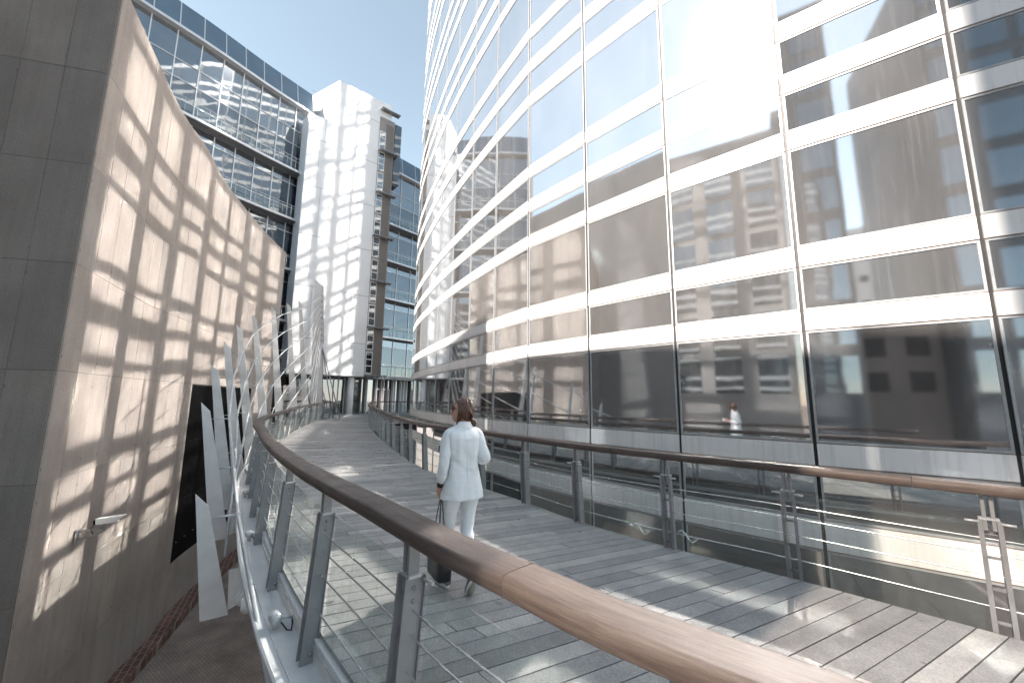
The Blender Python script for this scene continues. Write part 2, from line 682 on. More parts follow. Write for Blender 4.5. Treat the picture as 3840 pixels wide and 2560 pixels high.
# ------------------------------------------------------------------ concrete wall block
KW = 1.35
WALL = cr([(x * KW, y * KW) for x, y in [(-6.85, 6), (-7.3, 6.9), (-7.8, 7.9), (-8.4, 9.2), (-8.85, 10.6), (-9.5, 12.1), (-10.15, 14.2), (-10.75, 16.5), (-11.2, 18.8)]], .765)
ZW = lambda z: 1.7 + (z - 1.7) * KW
JZ = [GZ] + [ZW(z) for z in (-2.85, -1.21, .42, 2.07, 3.74, 5.40, 7.05, 8.76)]
wall = thing('concrete_wall', 'tall curved concrete slab wall with shaded end face, left of the footbridge', 'wall', (WALL[0].x, WALL[0].y, GZ))
GATE = (-9.30 * KW, -10.75 * KW, ZW(-2.86), ZW(2.03))     # x range and heights of the black opening


def panel_run(pts, name, jz, thick=.03, gate=None):
    """concrete facing: single panels with open joints, tie-hole stains on their edges"""
    mb, hole = MB(), MB()
    for i in range(len(pts) - 1):
        a, b = Vector((pts[i].x, pts[i].y)), Vector((pts[i + 1].x, pts[i + 1].y))
        t = (b - a).normalized()
        n = Vector((t.y, -t.x))
        for j in range(len(jz) - 1):
            z0, z1 = jz[j], jz[j + 1]
            if gate and gate[1] - .1 < (a.x + b.x) / 2 < gate[0] and gate[2] - .05 < (z0 + z1) / 2 < gate[3] + .05:
                continue
            p, q = a + t * .004, b - t * .004
            o = n * (thick + random.uniform(-.0015, .0015))
            f = [(p.x + o.x, p.y + o.y, z0 + .004), (q.x + o.x, q.y + o.y, z0 + .004), (q.x + o.x, q.y + o.y, z1 - .004), (p.x + o.x, p.y + o.y, z1 - .004)]
            k = [(p.x, p.y, z0 + .004), (q.x, q.y, z0 + .004), (q.x, q.y, z1 - .004), (p.x, p.y, z1 - .004)]
            mb.add(f + k, [(0, 1, 2, 3), (0, 4, 5, 1), (1, 5, 6, 2), (2, 6, 7, 3), (3, 7, 4, 0)])
            for zz in (z0 + .28 + random.uniform(-.05, .05), z1 - .3 + random.uniform(-.05, .05)):
                c = a + n * (thick + .004) + t * random.choice((-.02, .02))
                r = random.uniform(.010, .020)
                rz = r * random.uniform(1.2, 2.8)
                hole.add([(c.x + t.x * r * math.cos(u), c.y + t.y * r * math.cos(u), zz + rz * math.sin(u)) for u in [q_ * PI / 4 for q_ in range(8)]], [tuple(range(8))])
    return mb, hole


face, holes = panel_run(WALL, 'curved_face', JZ, gate=GATE)
face.build('curved_face', M['concrete'], wall)
holes.build('tie_hole_marks', M['stain'], wall)
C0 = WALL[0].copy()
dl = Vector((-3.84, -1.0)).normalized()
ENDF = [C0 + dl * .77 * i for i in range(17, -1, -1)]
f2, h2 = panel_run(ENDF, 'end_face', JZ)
f2.build('end_face', M['concrete_shaded'], wall)
h2.build('tie_hole_marks', M['stain'], wall)
core = MB()
back = [(p.x, p.y) for p in WALL] + [(-16.0, 26.0), (-18.0, 21.6), (-24, 12)] + [(ENDF[0].x, ENDF[0].y)]
core.prism(back, GZ, JZ[-1] - .004)
core.build('core', M['joint'], wall)
cap = MB()
capring = [(p.x, p.y) for p in WALL]
inner = [(p.x - .5, p.y - .22) for p in WALL]
cap.add([(x, y, JZ[-1]) for x, y in capring] + [(x, y, JZ[-1]) for x, y in inner],
        [(i, i + 1, len(capring) + i + 1, len(capring) + i) for i in range(len(capring) - 1)])
cap.build('coping', M['concrete'], wall)
gp, gb = MB(), MB()
gi = [i for i, p in enumerate(WALL) if GATE[1] - .15 < p.x < GATE[0] + .25]
sel = [WALL[i] for i in gi]
zz = [ZW(z) for z in (-2.86, -1.21, .42, 2.03)]
for i in range(len(sel) - 1):
    a, b = sel[i], sel[i + 1]
    t = (b - a).normalized()
    n = Vector((t.y, -t.x))
    for j in range(3):
        o = n * .018
        gp.quad((a.x + o.x, a.y + o.y, zz[j] + .006), (b.x + o.x, b.y + o.y, zz[j] + .006), (b.x + o.x, b.y + o.y, zz[j + 1] - .006), (a.x + o.x, a.y + o.y, zz[j + 1] - .006))
    c = a + t * .3 + n * .02
    gb.cyl((c.x, c.y, ZW(-2.35)), (c.x + n.x * .03, c.y + n.y * .03, ZW(-2.35)), .022, 8)
gate = gp.build('black_panel', M['black'], wall)
gb.build('bolt_heads', M['bolt'], gate)

kb = MB()
kp = [Vector((p.x, p.y, GZ)) for p in cr([(-5.9, 4.0), (-7.5, 6.2), (-8.6, 7.6)] + [tuple(p) for p in offs(WALL, -.5)][2::4], .4)]
kb.sweep(kp, [(.5, 0), (.5, .3), (-.0, .3), (-.04, .26), (-.04, 0)], smooth=False)
tag(kb.build('brick_kerb', M['kerb']), kind='structure')

# ------------------------------------------------------------------ curved mirror-glass building
FP = [(12.9, 1.45), (11.07, 2.1), (9.31, 2.89), (7.61, 3.80), (5.97, 4.82), (4.45, 5.98), (3.024, 7.28), (1.704, 8.71), (.428, 10.23), (-.539, 11.83), (-1.478, 13.5),
      (-2.371, 15.21), (-3.225, 16.96), (-4.01, 18.74), (-4.76, 20.5), (-5.45, 22.3), (-6.05, 24.15), (-6.2, 25.14), (-6.33, 26.13), (-6.44, 27.12), (-6.54, 28.12), (-6.3, 29.9), (-5.5, 31.5)]  # narrow far panels, mostly unseen, angled to throw light stripes on the tower
FP = [Vector(p) for p in FP]
ROWS = [(-6.2, -5.5), (-5.15, -3.5), (-3.15, -2.5), (-2.15, -.36), (.06, .79), (1.13, 2.77), (3.10, 3.77), (4.11, 5.74), (6.07, 6.75), (7.09, 7.75), (8.09, 9.93), (10.28, 11.02), (11.38, 12.10),
        (12.45, 14.20), (14.55, 15.2), (15.55, 16.2), (16.55, 18.25), (18.6, 19.25), (19.6, 20.25), (20.6, 22.3), (22.65, 23.3), (23.65, 24.3), (24.65, 26.35),
        (26.7, 27.35), (27.7, 28.35), (28.7, 30.4), (30.75, 31.4), (31.75, 32.4), (32.75, 34.45)]
FTOP = 34.9
curv = thing('curved_office_building', 'curved office building of mirror glass windows between white metal bands, right side', 'building', (3.0, 9.5, GZ))


def seen_size(c, n, area):
    d = Vector(c) - Vector((0, 0, 1.7))
    y, x = d.y * .9894 + d.z * .1449, d.x
    zc = -d.y * .1449 + d.z * .9894
    if y < .3 or abs(x / y) > 1.29 or abs(zc / y) > .86:
        return 0
    return area * abs(d.normalized().dot(n)) / d.length_squared


wins, bands = [], []
mull = []
rnd = random.Random(3)
for i in range(len(FP) - 1):
    a, b = FP[i], FP[i + 1]
    t = (b - a).normalized()
    n = Vector((-t.y, t.x))
    n3 = Vector((n.x, n.y, 0))
    t3 = Vector((t.x, t.y, 0))
    g0 = .022
    A = Vector((a.x, a.y, 0)) + t3 * g0
    B = Vector((b.x, b.y, 0)) - t3 * g0
    w_ = (B - A).length
    for (z0, z1) in ROWS:
        c = (A + B) / 2 + Vector((0, 0, (z0 + z1) / 2))
        wins.append((seen_size(c, n3, w_ * (z1 - z0)), A, B, n3, t3, z0, z1))
    zb = [GZ] + [z for r in ROWS for z in r] + [FTOP]
    for q in range(0, len(zb), 2):
        z0, z1 = zb[q] + .016, zb[q + 1] - .016
        c = (A + B) / 2 + Vector((0, 0, (z0 + z1) / 2))
        bands.append((seen_size(c, n3, w_ * (z1 - z0)), A, B, n3, t3, z0, z1))


def add_window(mb, A, B, n3, t3, z0, z1):
    e, h = .028, .026
    w_ = (B - A).length
    tl = [rnd.uniform(-.0016, .0016) for _ in range(3)]
    zm = (z0 + z1) / 2

    def P(s, z, d=0.0):
        return A + t3 * s + Vector((0, 0, z)) + n3 * d
    s0, s1, y0, y1 = e, w_ - e, z0 + h, z1 - h
    tx, tz = tl[0], tl[1]
    mb.quad(P(s0, y0, -tx - tz), P(s1, y0, tx - tz), P(s1, y1, tx + tz), P(s0, y1, -tx + tz), 0)
    if mb.f:
        # facing outwards: reverse when the winding points inward
        fc = mb.f[-1]
        v0, v1, v2 = [Vector(mb.v[q]) for q in fc[:3]]
        if (v1 - v0).cross(v2 - v0).dot(n3) < 0:
            mb.f[-1] = fc[::-1]
    # sealing edge round the pane, standing proud
    for (sa, sb, za, zb_) in ((0, w_, z0, y0), (0, w_, y1, z1), (0, s0, y0, y1), (s1, w_, y0, y1)):
        mb.box(P((sa + sb) / 2, (za + zb_) / 2, .002), t3 * (sb - sa) / 2, n3 * .010, Vector((0, 0, (zb_ - za) / 2)), 1)
    mb.box(P(w_ / 2, z0 - .006, -.006), t3 * w_ / 2, n3 * .012, Vector((0, 0, .005)), 2)
    mb.box(P(w_ / 2, z1 + .006, -.006), t3 * w_ / 2, n3 * .012, Vector((0, 0, .005)), 2)


def add_band(mb, A, B, n3, t3, z0, z1):
    w_ = (B - A).length
    mb.box((A + B) / 2 + Vector((0, 0, (z0 + z1) / 2)) + n3 * .0, t3 * w_ / 2, n3 * .022, Vector((0, 0, (z1 - z0) / 2)))


wm = [M['mirror'], M['edge'], M['trim']]
wins.sort(key=lambda q: -q[0])
bands.sort(key=lambda q: -q[0])
for q in wins[:100]:
    mb = MB()
    add_window(mb, *q[1:])
    bl = abs(q[6] - 4.11) < .01 and any((q[1].xy - FP[z_]).length < .1 for z_ in (8, 10))
    mb.build('window', [M['blind']] + wm[1:] if bl else wm, curv)
mb = MB()
for q in wins[100:]:
    if q[1].y < 24 or q[1].x > 0:
        add_window(mb, *q[1:])
tag(mb.build('window_rows', wm, curv), kind='stuff')
mb = MB()
for q in wins[100:]:
    if not (q[1].y < 24 or q[1].x > 0):
        add_window(mb, *q[1:])
tag(mb.build('window_rows', [M['mirror_soft']] + wm[1:], curv), kind='stuff')
for q in bands[:100]:
    mb = MB()
    add_band(mb, *q[1:])
    mb.build('spandrel_panel', M['band'], curv, bevel=.004)
mb = MB()
for q in bands[100:]:
    add_band(mb, *q[1:])
tag(mb.build('spandrel_rows', M['band'], curv), kind='stuff')
for i, p in enumerate(FP):
    if 0 < i < len(FP) - 1:
        n = (left(FP, i))
        mb = MB()
        mb.box((p.x - n.x * .045, p.y - n.y * .045, (GZ + FTOP) / 2), (-n.y * .045, n.x * .045, 0), (n.x * .03, n.y * .03, 0), (0, 0, (FTOP - GZ) / 2))
        mb.build('mullion', M['gasket'], curv)
bk = MB()
inn = offs(FP, -.09)
bk.prism([(p.x, p.y) for p in inn] + [(4, 34), (16, 30), (20, 6)], GZ, FTOP - .02)
bk.build('core', M['gasket'], curv)

# ------------------------------------------------------------------ white tower
def joint_strip(mb, a, b, w=.018):
    mb.bar(a, b, w, .006, up=(0, 0, 1))


tw = thing('white_stair_tower', 'white panelled tower with striped reflections of light, end of the bridge', 'tower', (-14.5, 31, 3.4))
TB = 3.42
p_ = [(-14.46, 29.55), (-11.80, 31.83), (-13.0, 33.5), (-16.2, 34.5), (-18.2, 31.6)]
t1 = MB()
t1.prism(p_, TB, 26.3)
t1.build('wall', M['tower'], tw)
t1 = MB()
t1.prism([(-14.46, 29.55), (-11.02, 32.5), (-12.2, 34.3), (-16.2, 34.5), (-18.2, 31.6)], 26.3, 27.75)
t1.build('parapet', M['tower'], tw)
t2 = MB()
d = Vector((1.142, 1)).normalized()
nn = Vector((d.y, -d.x))
s0 = Vector((-15.95, 28.19))
s1 = Vector((-14.46, 29.5))
s2 = s1 + nn * .02
t2.prism([(s0.x, s0.y), (s1.x + nn.x * .22, s1.y + nn.y * .22), (s1.x - .35, s1.y + .15), (s0.x - 1.0, s0.y + .9)], TB, 23.7)
slab = t2.build('front_slab', M['tower'], tw)
js, jm = MB(), MB()


def face_joints(mb, a, b, zs, vfr, z0, z1, n, off):
    a, b = Vector(a), Vector(b)
    for z in zs:
        mb.box(((a.x + b.x) / 2 + n.x * off, (a.y + b.y) / 2 + n.y * off, z), ((b.x - a.x) / 2, (b.y - a.y) / 2, 0), (n.x * .002, n.y * .002, 0), (0, 0, .014))
    zz = [z0] + list(zs) + [z1]
    for k in range(len(zz) - 1):
        for f in vfr[k % len(vfr)]:
            p = a.lerp(b, f)
            mb.box((p.x + n.x * off, p.y + n.y * off, (zz[k] + zz[k + 1]) / 2), ((b - a).normalized().x * .008, (b - a).normalized().y * .008, 0), (n.x * .002, n.y * .002, 0), (0, 0, (zz[k + 1] - zz[k]) / 2))


zs = [TB + 2.6 + 3.92 * i for i in range(6)]
face_joints(jm, (-14.40, 29.62), (-11.82, 31.80), zs, [(.33, .68), (.2, .6)], TB, 26.3, nn, .003)
jm.build('panel_joints', M['towerjoint'], tw)
a_ = s0
b_ = Vector((s1.x + nn.x * .22, s1.y + nn.y * .22))
ns = Vector((b_.y - a_.y, -(b_.x - a_.x))).normalized()
face_joints(js, a_, b_, zs, [(.45,), (.6,)], TB, 23.7, ns, .003)
js.build('panel_joints', M['towerjoint'], slab)

# louvred bay on the right of the tower
bay_a, bay_b = Vector((-11.80, 31.83)), Vector((-10.75, 32.75))
bt = (bay_b - bay_a).normalized()
bn = Vector((bt.y, -bt.x))
by = MB()
by.prism([(bay_a.x, bay_a.y), (bay_b.x, bay_b.y), (bay_b.x - 1.6, bay_b.y + 1.8), (bay_a.x - 1.6, bay_a.y + 1.8)], TB, 26.3)
bay = by.build('louvre_bay', M['brown'], tw)
fz = [TB + .25 + 1.95 * i for i in range(12)]
for z in fz:
    if z + 1.75 > 26.4:
        continue
    wnd = MB()
    c = bay_a + bt * .33 + bn * .012
    wnd.box((c.x, c.y, z + .87), (bt.x * .23, bt.y * .23, 0), (bn.x * .01, bn.y * .01, 0), (0, 0, .80))
    wo = wnd.build('window', M['darkglass'], bay)
    fr = MB()
    for s in (-1, 1):
        cc = c + bt * .25 * s
        fr.box((cc.x, cc.y, z + .87), (bt.x * .02, bt.y * .02, 0), (bn.x * .03, bn.y * .03, 0), (0, 0, .86))
    for zz_ in (z + .02, z + .62, z + 1.15, z + 1.72):
        fr.box((c.x, c.y, zz_), (bt.x * .25, bt.y * .25, 0), (bn.x * .026, bn.y * .026, 0), (0, 0, .03))
    fr.build('frame', M['white'], wo)
lv = MB()
for k in range(7):
    cc = bay_a + bt * (.68 + .1 * k) + bn * .03
    lv.box((cc.x, cc.y, (TB + 25.8) / 2), (bt.x * .012, bt.y * .012, 0), (bn.x * .03, bn.y * .03, 0), (0, 0, (25.8 - TB) / 2))
lv.build('louvre_fins', M['brown'], bay)
for k in range(7):
    lg = MB()
    z = TB + .1 + 3.9 * k
    c = (bay_a + bay_b) / 2 + bn * .2 + bt * .15
    lg.box((c.x, c.y, z), (bt.x * .85, bt.y * .85, 0), (bn.x * .25, bn.y * .25, 0), (0, 0, .05))
    for q in range(6):
        e = c + bt * (-.75 + .3 * q) + bn * .2
        lg.box((e.x, e.y, z - .12), (bt.x * .015, bt.y * .015, 0), (bn.x * .05, bn.y * .05, 0), (0, 0, .075))
    lg.build('ledge', M['ledge'], bay)
gx = MB()
c = bay_b + bt * .35
gx.prism([(c.x - bt.x * .3, c.y - bt.y * .3), (c.x + bt.x * .3, c.y + bt.y * .3), (c.x + bt.x * .3 - bn.x * 1.2, c.y + bt.y * .3 - bn.y * 1.2), (c.x - bt.x * .3 - bn.x * 1.2, c.y - bt.y * .3 - bn.y * 1.2)], 20.5, 26.2)
gx.build('glass_box', M['blueglass'], tw)


# ------------------------------------------------------------------ glazed office wings with ledges
def office_wing(name, label, pts, floors, gut, par_top, back, bay_w, lev, depth=.75):
    root = thing(name, label, 'building', (pts[0][0], pts[0][1], GZ))
    P = cr(pts, bay_w)
    n_ = len(P)
    core = MB()
    ins = offs(P, .25)
    core.prism([(p.x, p.y) for p in ins] + list(back), GZ, par_top - .3)
    core.build('core', M['joint'], root)
    for i in range(n_ - 1):
        a, b = Vector((P[i].x, P[i].y)), Vector((P[i + 1].x, P[i + 1].y))
        t = (b - a).normalized()
        n = Vector((t.y, -t.x))        # towards the bridge
        t3, n3 = Vector((t.x, t.y, 0)), Vector((n.x, n.y, 0))
        A = Vector((a.x, a.y, 0))
        w_ = (b - a).length
        for k, z0 in enumerate(floors):
            z1 = floors[k + 1] if k + 1 < len(floors) else gut
            hs = lev(z0, z1, k == len(floors) - 1)
            wn = MB()
            for (q0, q1, mi) in hs:
                if q1 <= q0:
                    continue
                tl = random.uniform(-.004, .004)
                tk = random.uniform(-.004, .004)
                wn.quad(A + t3 * .03 + n3 * (tl + tk) + Vector((0, 0, q0 + .03)), A + t3 * (w_ - .03) + n3 * (-tl + tk) + Vector((0, 0, q0 + .03)),
                        A + t3 * (w_ - .03) + n3 * (-tl - tk) + Vector((0, 0, q1 - .03)), A + t3 * .03 + n3 * (tl - tk) + Vector((0, 0, q1 - .03)), mi)
            wo = wn.build('window', [M['blueglass'], M['darkglass']], root)
            fr = MB()
            fr.box(A + n3 * .02 + Vector((0, 0, (z0 + z1) / 2)), t3 * .03, n3 * .05, Vector((0, 0, (z1 - z0) / 2)))
            for (q0, q1, mi) in hs:
                fr.box(A + t3 * w_ / 2 + n3 * .02 + Vector((0, 0, q1)), t3 * w_ / 2, n3 * .03, Vector((0, 0, .025)))
            fr.build('frame', M['alu'], wo)
        pp = MB()
        pp.hexa([A + n3 * .25 + t3 * .02 + Vector((0, 0, gut)), A + n3 * .25 + t3 * (w_ - .02) + Vector((0, 0, gut)),
                 A - n3 * .3 + t3 * (w_ - .02) + Vector((0, 0, gut)), A - n3 * .3 + t3 * .02 + Vector((0, 0, gut))],
                [A - n3 * .15 + t3 * .02 + Vector((0, 0, par_top)), A - n3 * .15 + t3 * (w_ - .02) + Vector((0, 0, par_top)),
                 A - n3 * .3 + t3 * (w_ - .02) + Vector((0, 0, par_top)), A - n3 * .3 + t3 * .02 + Vector((0, 0, par_top))])
        po = pp.build('parapet_panel', M['bluepar'], root)
        sm = MB()
        sm.hexa([A + n3 * .26 + t3 * (-.03) + Vector((0, 0, gut)), A + n3 * .26 + t3 * .03 + Vector((0, 0, gut)), A + n3 * .2 + t3 * .03 + Vector((0, 0, gut)), A + n3 * .2 + t3 * -.03 + Vector((0, 0, gut))],
                [A - n3 * .14 + t3 * -.03 + Vector((0, 0, par_top)), A - n3 * .14 + t3 * .03 + Vector((0, 0, par_top)), A - n3 * .2 + t3 * .03 + Vector((0, 0, par_top)), A - n3 * .2 + t3 * -.03 + Vector((0, 0, par_top))])
        sm.build('seam', M['alu'], po)
    path = [Vector((p.x, p.y, 0)) for p in P]
    for k, z0 in enumerate(floors):
        lm = MB()
        lm.sweep([p + Vector((0, 0, z0)) for p in path], [(-depth, -.12), (-depth, .04), (0, .04), (0, -.20), (-.15, -.20)], smooth=False)
        lo_ = lm.build('ledge', M['ledge'], root)
        lf = MB()
        lf.sweep([p + Vector((0, 0, z0)) for p in path], [(-depth - .03, -.10), (-depth - .03, .06), (-depth, .06), (-depth, -.10)], smooth=False)
        lf.build('edge_trim', M['alu'], lo_)
        rm, gm = MB(), MB()
        o1 = offs(P, -depth + .08)
        top = [Vector((p.x, p.y, z0 + 1.05)) for p in o1]
        rm.tube(top, .022, 6)
        for p in o1:
            rm.cyl((p.x, p.y, z0), (p.x, p.y, z0 + 1.05), .016, 5)
        for i in range(len(o1) - 1):
            p, q = o1[i], o1[i + 1]
            m_ = (p + q) / 2
            rm.cyl((m_.x, m_.y, z0), (m_.x, m_.y, z0 + 1.05), .012, 5)
            gm.quad((p.x, p.y, z0 + .12), (q.x, q.y, z0 + .12), (q.x, q.y, z0 + .98), (p.x, p.y, z0 + .98))
        ro = rm.build('balustrade', M['alu'], root)
        gm.build('glass_panel', M['clear'], ro)
    gt = MB()
    gt.sweep([p + Vector((0, 0, gut)) for p in path], [(-.42, -.08), (-.42, .10), (-.25, .10), (-.0, -.08)], smooth=False)
    gt.build('gutter', M['alu'], root)
    return root


def lev_left(z0, z1, top):
    if top:
        return [(z0, z0 + 1.15, 0), (z0 + 1.15, z0 + 2.45, 0), (z0 + 2.45, z0 + 3.7, 1), (z0 + 3.7, z1, 1)]
    return [(z0, z0 + 1.15, 0), (z0 + 1.15, z1 - .85, 0), (z1 - .85, z1, 1)]


office_wing('left_glass_office', 'dark blue glass office with steel ledges and sloping blue roof edge, above concrete wall',
            [(-25.3, 14.0), (-24.2, 17.0), (-22.46, 20.25), (-20.9, 22.75), (-20.0, 24.3), (-18.9, 26.4), (-17.9, 28.1), (-16.75, 29.95)],
            [3.5, 7.3, 11.2, 15.1, 19.0], 24.7, 26.75, [(-19.5, 33), (-30, 28), (-31, 14)], 1.3, lev_left)
office_wing('rear_glass_office', 'blue glass office wing with ledges between white tower and curved façade', [(-13.6, 35.6), (-12.2, 37.4), (-10.6, 39.4), (-9.0, 41.4), (-7.4, 43.4)],
            [3.7, 7.4, 11.1, 14.8, 18.5], 24.35, 26.4, [(-9, 48), (-16, 40)], 1.75, lev_left)

# ------------------------------------------------------------------ terrace and entrance behind the bridge
tr = MB()
tr.prism([(-12.3, 26.4), (-9.1, 26.4), (-10.3, 31.2), (-7.2, 33.6), (-6.2, 50), (-24, 50), (-24, 33), (-16.6, 29.0)], -.25, .415)
tag(tr.build('terrace', M['terrace']), kind='structure')
ent = thing('entrance_front', 'dark recessed entrance glazing with thin white fins under the white tower', 'shopfront', (-14, 34.5, .42))
EP = [(-23, 32.6), (-18.6, 32.4), (-13.4, 35.0), (-8.0, 43.2)]
em = MB()
for i in range(3):
    a, b = Vector(EP[i]), Vector(EP[i + 1])
    n_ = max(2, round((b - a).length / 1.4))
    for k in range(n_):
        p, q = a.lerp(b, k / n_), a.lerp(b, (k + 1) / n_)
        em.quad((p.x, p.y, .42), (q.x, q.y, .42), (q.x, q.y, 3.7), (p.x, p.y, 3.7))
em.build('glazing', M['darkglass'], ent)
rr = random.Random(5)
for i in range(3):
    a, b = Vector(EP[i]), Vector(EP[i + 1])
    t = (b - a).normalized()
    n = Vector((t.y, -t.x))
    n_ = round((b - a).length / .46)
    for k in range(n_):
        if rr.random() < .12:
            continue
        p = a.lerp(b, (k + rr.uniform(.2, .8)) / n_) + n * .18
        fm = MB()
        fm.box((p.x, p.y, 2.05), (t.x * .035, t.y * .035, 0), (n.x * .14, n.y * .14, 0), (0, 0, 1.63))
        fm.build('fin', M['white'] if rr.random() < .55 else M['brown'], ent)
em = MB()
em.sweep([Vector((p[0], p[1], 3.42)) for p in cr(EP, .8)], [(-.9, 0), (-.9, .28), (0, .28), (0, 0)], smooth=False)
em.build('fascia', M['ledge'], ent)
dm = MB()
a, b = Vector(EP[2]), Vector(EP[3])
t = (b - a).normalized()
n = Vector((t.y, -t.x))
for f in (.22, .30, .66, .74):
    p = a.lerp(b, f) + n * .05
    for s in (-.36, .36):
        dm.box((p.x + t.x * s, p.y + t.y * s, 1.5), (t.x * .05, t.y * .05, 0), (n.x * .04, n.y * .04, 0), (0, 0, 1.08))
    dm.box((p.x, p.y, 2.55), (t.x * .4, t.y * .4, 0), (n.x * .04, n.y * .04, 0), (0, 0, .06))
dm.build('door_frame', M['white'], ent)
for (x, y, r_, lab) in ((-12.75, 31.75, .24, 'white round column under the louvred side of the white tower'), (-11.4, 39.6, .26, 'pale round column beneath the rear blue glass wing'),
                        (-18.2, 31.2, .24, 'white round column behind the steel fins, left of the sign')):
    cm = MB()
    cm.cyl((0, 0, 0), (0, 0, 3.1), r_, 20)
    cm.cyl((0, 0, 0), (0, 0, .05), r_ + .05, 20)
    cm.cyl((0, 0, 3.0), (0, 0, 3.1), r_ + .04, 20)
    c_ = cm.build('round_column', M['tower'])
    c_.location = (x, y, .415)
    tag(c_, lab, 'column', 'round columns under the tower and wing')

sg = thing('sign_board', 'pale sign board lettered SOCIETE GENERALE seen between steel fins', 'sign', (-15.75, 29.05, .415))
sm = MB()
sd = Vector((.86, .35)).normalized()
sn = Vector((sd.y, -sd.x))
sm.box((-15.75, 29.05, 1.60), (sd.x * .68, sd.y * .68, 0), (sn.x * .04, sn.y * .04, 0), (0, 0, .98))
for s in (-.5, .5):
    sm.box((-15.75 + sd.x * s, 29.05 + sd.y * s, .52), (sd.x * .04, sd.y * .04, 0), (sn.x * .03, sn.y * .03, 0), (0, 0, .105))
sgm = simple('sign_face', (.52, .49, .47), .5)
sp_ = sm.build('panel', sgm, sg)


def text_mesh(name, body, size, mat, parent, mat4):
    cu = bpy.data.curves.new(name, 'FONT')
    cu.body = body
    cu.size = size
    cu.extrude = .004
    cu.align_x = 'CENTER'
    ob = bpy.data.objects.new(name + '_curve', cu)
    COL.objects.link(ob)
    dg = bpy.context.evaluated_depsgraph_get()
    me = bpy.data.meshes.new_from_object(ob.evaluated_get(dg))
    bpy.data.objects.remove(ob)
    me.materials.clear()
    me.materials.append(mat)
    me.transform(Matrix.Translation(-WPOS[parent.name]) @ mat4)
    o = bpy.data.objects.new(name, me)
    COL.objects.link(o)
    o.parent = parent
    return o


for k, (wd, z, sz) in enumerate((('SOCIETE', 2.12, .27), ('GENERALE', 1.83, .27))):
    mt = Matrix.Translation((-15.75 + sn.x * .043, 29.05 + sn.y * .043, z)) @ Matrix(((sd.x, 0, sn.x, 0), (sd.y, 0, sn.y, 0), (0, 1, 0, 0), (0, 0, 0, 1)))
    text_mesh('lettering', wd, sz, M['gasket'], sg, mt)

# ------------------------------------------------------------------ footbridge
RL = [(2.15, -.25), (1.6, .22), (1.1, .65), (.69, .99), (.3, 1.31), (.05, 1.57), (-.23, 1.86), (-.5, 2.17), (-.92, 2.66), (-1.37, 3.17), (-1.89, 3.79), (-2.85, 5.03), (-3.88, 6.48), (-4.7, 7.7), (-5.87, 9.4),
      (-7.1, 11.7), (-8.46, 15), (-10.2, 19.5), (-11.28, 23.5), (-11.8, 26.5)]
RR = [(5.3, 1.45), (4.8, 2.0), (4.3, 2.57), (3.84, 3.1), (3.33, 3.6), (2.9, 4.03), (2.47, 4.42), (1.88, 4.9), (.97, 5.8), (.19, 6.85), (-.54, 7.8), (-1.37, 8.75), (-2.3, 10.1), (-3.05, 11.6), (-4.0, 13.5), (-5.0, 15.7),
      (-6.1, 18.3), (-7.0, 20.2), (-7.9, 22.5), (-9.0, 26), (-10.4, 31)]
PAIR = [((2.0, -.1), (5.2, 1.6)), ((1.1, .65), (4.05, 2.85)), ((.05, 1.57), (2.9, 4.03)), ((-.92, 2.66), (1.88, 4.95)), ((-1.89, 3.79), (.97, 5.9)), ((-2.85, 5.03), (.15, 7.05)), ((-3.88, 6.48), (-.85, 8.3)),
        ((-4.7, 7.7), (-1.7, 9.3)), ((-5.87, 9.4), (-2.5, 10.6)), ((-7.1, 11.7), (-3.5, 12.6)), ((-8.46, 15), (-4.85, 15.4)), ((-10.2, 19.5), (-6.65, 19.4)), ((-11.28, 23.5), (-8.2, 23.5)), ((-11.8, 26.4), (-9.1, 26.4))]
DL = cr([p[0] for p in PAIR], .166)
DR = cr([p[1] for p in PAIR], .166)
n_ = round(len(DL))
DR = cr([p[1] for p in PAIR], sum((DR[i + 1] - DR[i]).length for i in range(len(DR) - 1)) / (n_ - 1))
n_ = min(len(DL), len(DR))
bridge = thing('footbridge', 'curving footbridge deck of grey cross planks on a steel edge beam', 'bridge', (-4.5, 9.0, 0))
pm, und = MB(), MB()
rp = random.Random(11)
for i in range(n_ - 1):
    a0, a1, b0, b1 = DL[i], DL[i + 1], DR[i], DR[i + 1]
    # stay inside the two railings
    ins = .05
    cuts = [0.0]
    pos = rp.uniform(.15, .6)
    while pos < .97:
        cuts.append(pos)
        pos += rp.uniform(.28, .55)
    if len(cuts) > 1 and 1 - cuts[-1] < .1:
        cuts.pop()
    cuts.append(1.0)
    for k in range(len(cuts) - 1):
        f0, f1 = cuts[k] + .0012, cuts[k + 1] - .0012
        g0, g1 = .030, .970
        h = rp.uniform(-.0015, .0015)
        c = [a0.lerp(b0, f0).lerp(a1.lerp(b1, f0), g0), a0.lerp(b0, f1).lerp(a1.lerp(b1, f1), g0), a0.lerp(b0, f1).lerp(a1.lerp(b1, f1), g1), a0.lerp(b0, f0).lerp(a1.lerp(b1, f0), g1)]
        top = [Vector((p.x, p.y, dz(p.y) + h)) for p in c]
        bot = [Vector((p.x, p.y, dz(p.y) - .03)) for p in c]
        pm.hexa(bot, top)
    z0, z1 = dz(a0.y) - .04, dz(a1.y) - .04
    und.hexa([(a0.x, a0.y, z0 - .3), (b0.x, b0.y, z0 - .3), (b1.x, b1.y, z1 - .3), (a1.x, a1.y, z1 - .3)], [(a0.x, a0.y, z0), (b0.x, b0.y, z0), (b1.x, b1.y, z1), (a1.x, a1.y, z1)])
pm.build('deck_planks', M['plank'], bridge)
und.build('deck_slab', M['joint'], bridge)
P3 = lambda path, z: [Vector((p.x, p.y, z + dz(p.y))) for p in path]
rl2, rr2 = cr(RL, .15), cr(RR, .15)
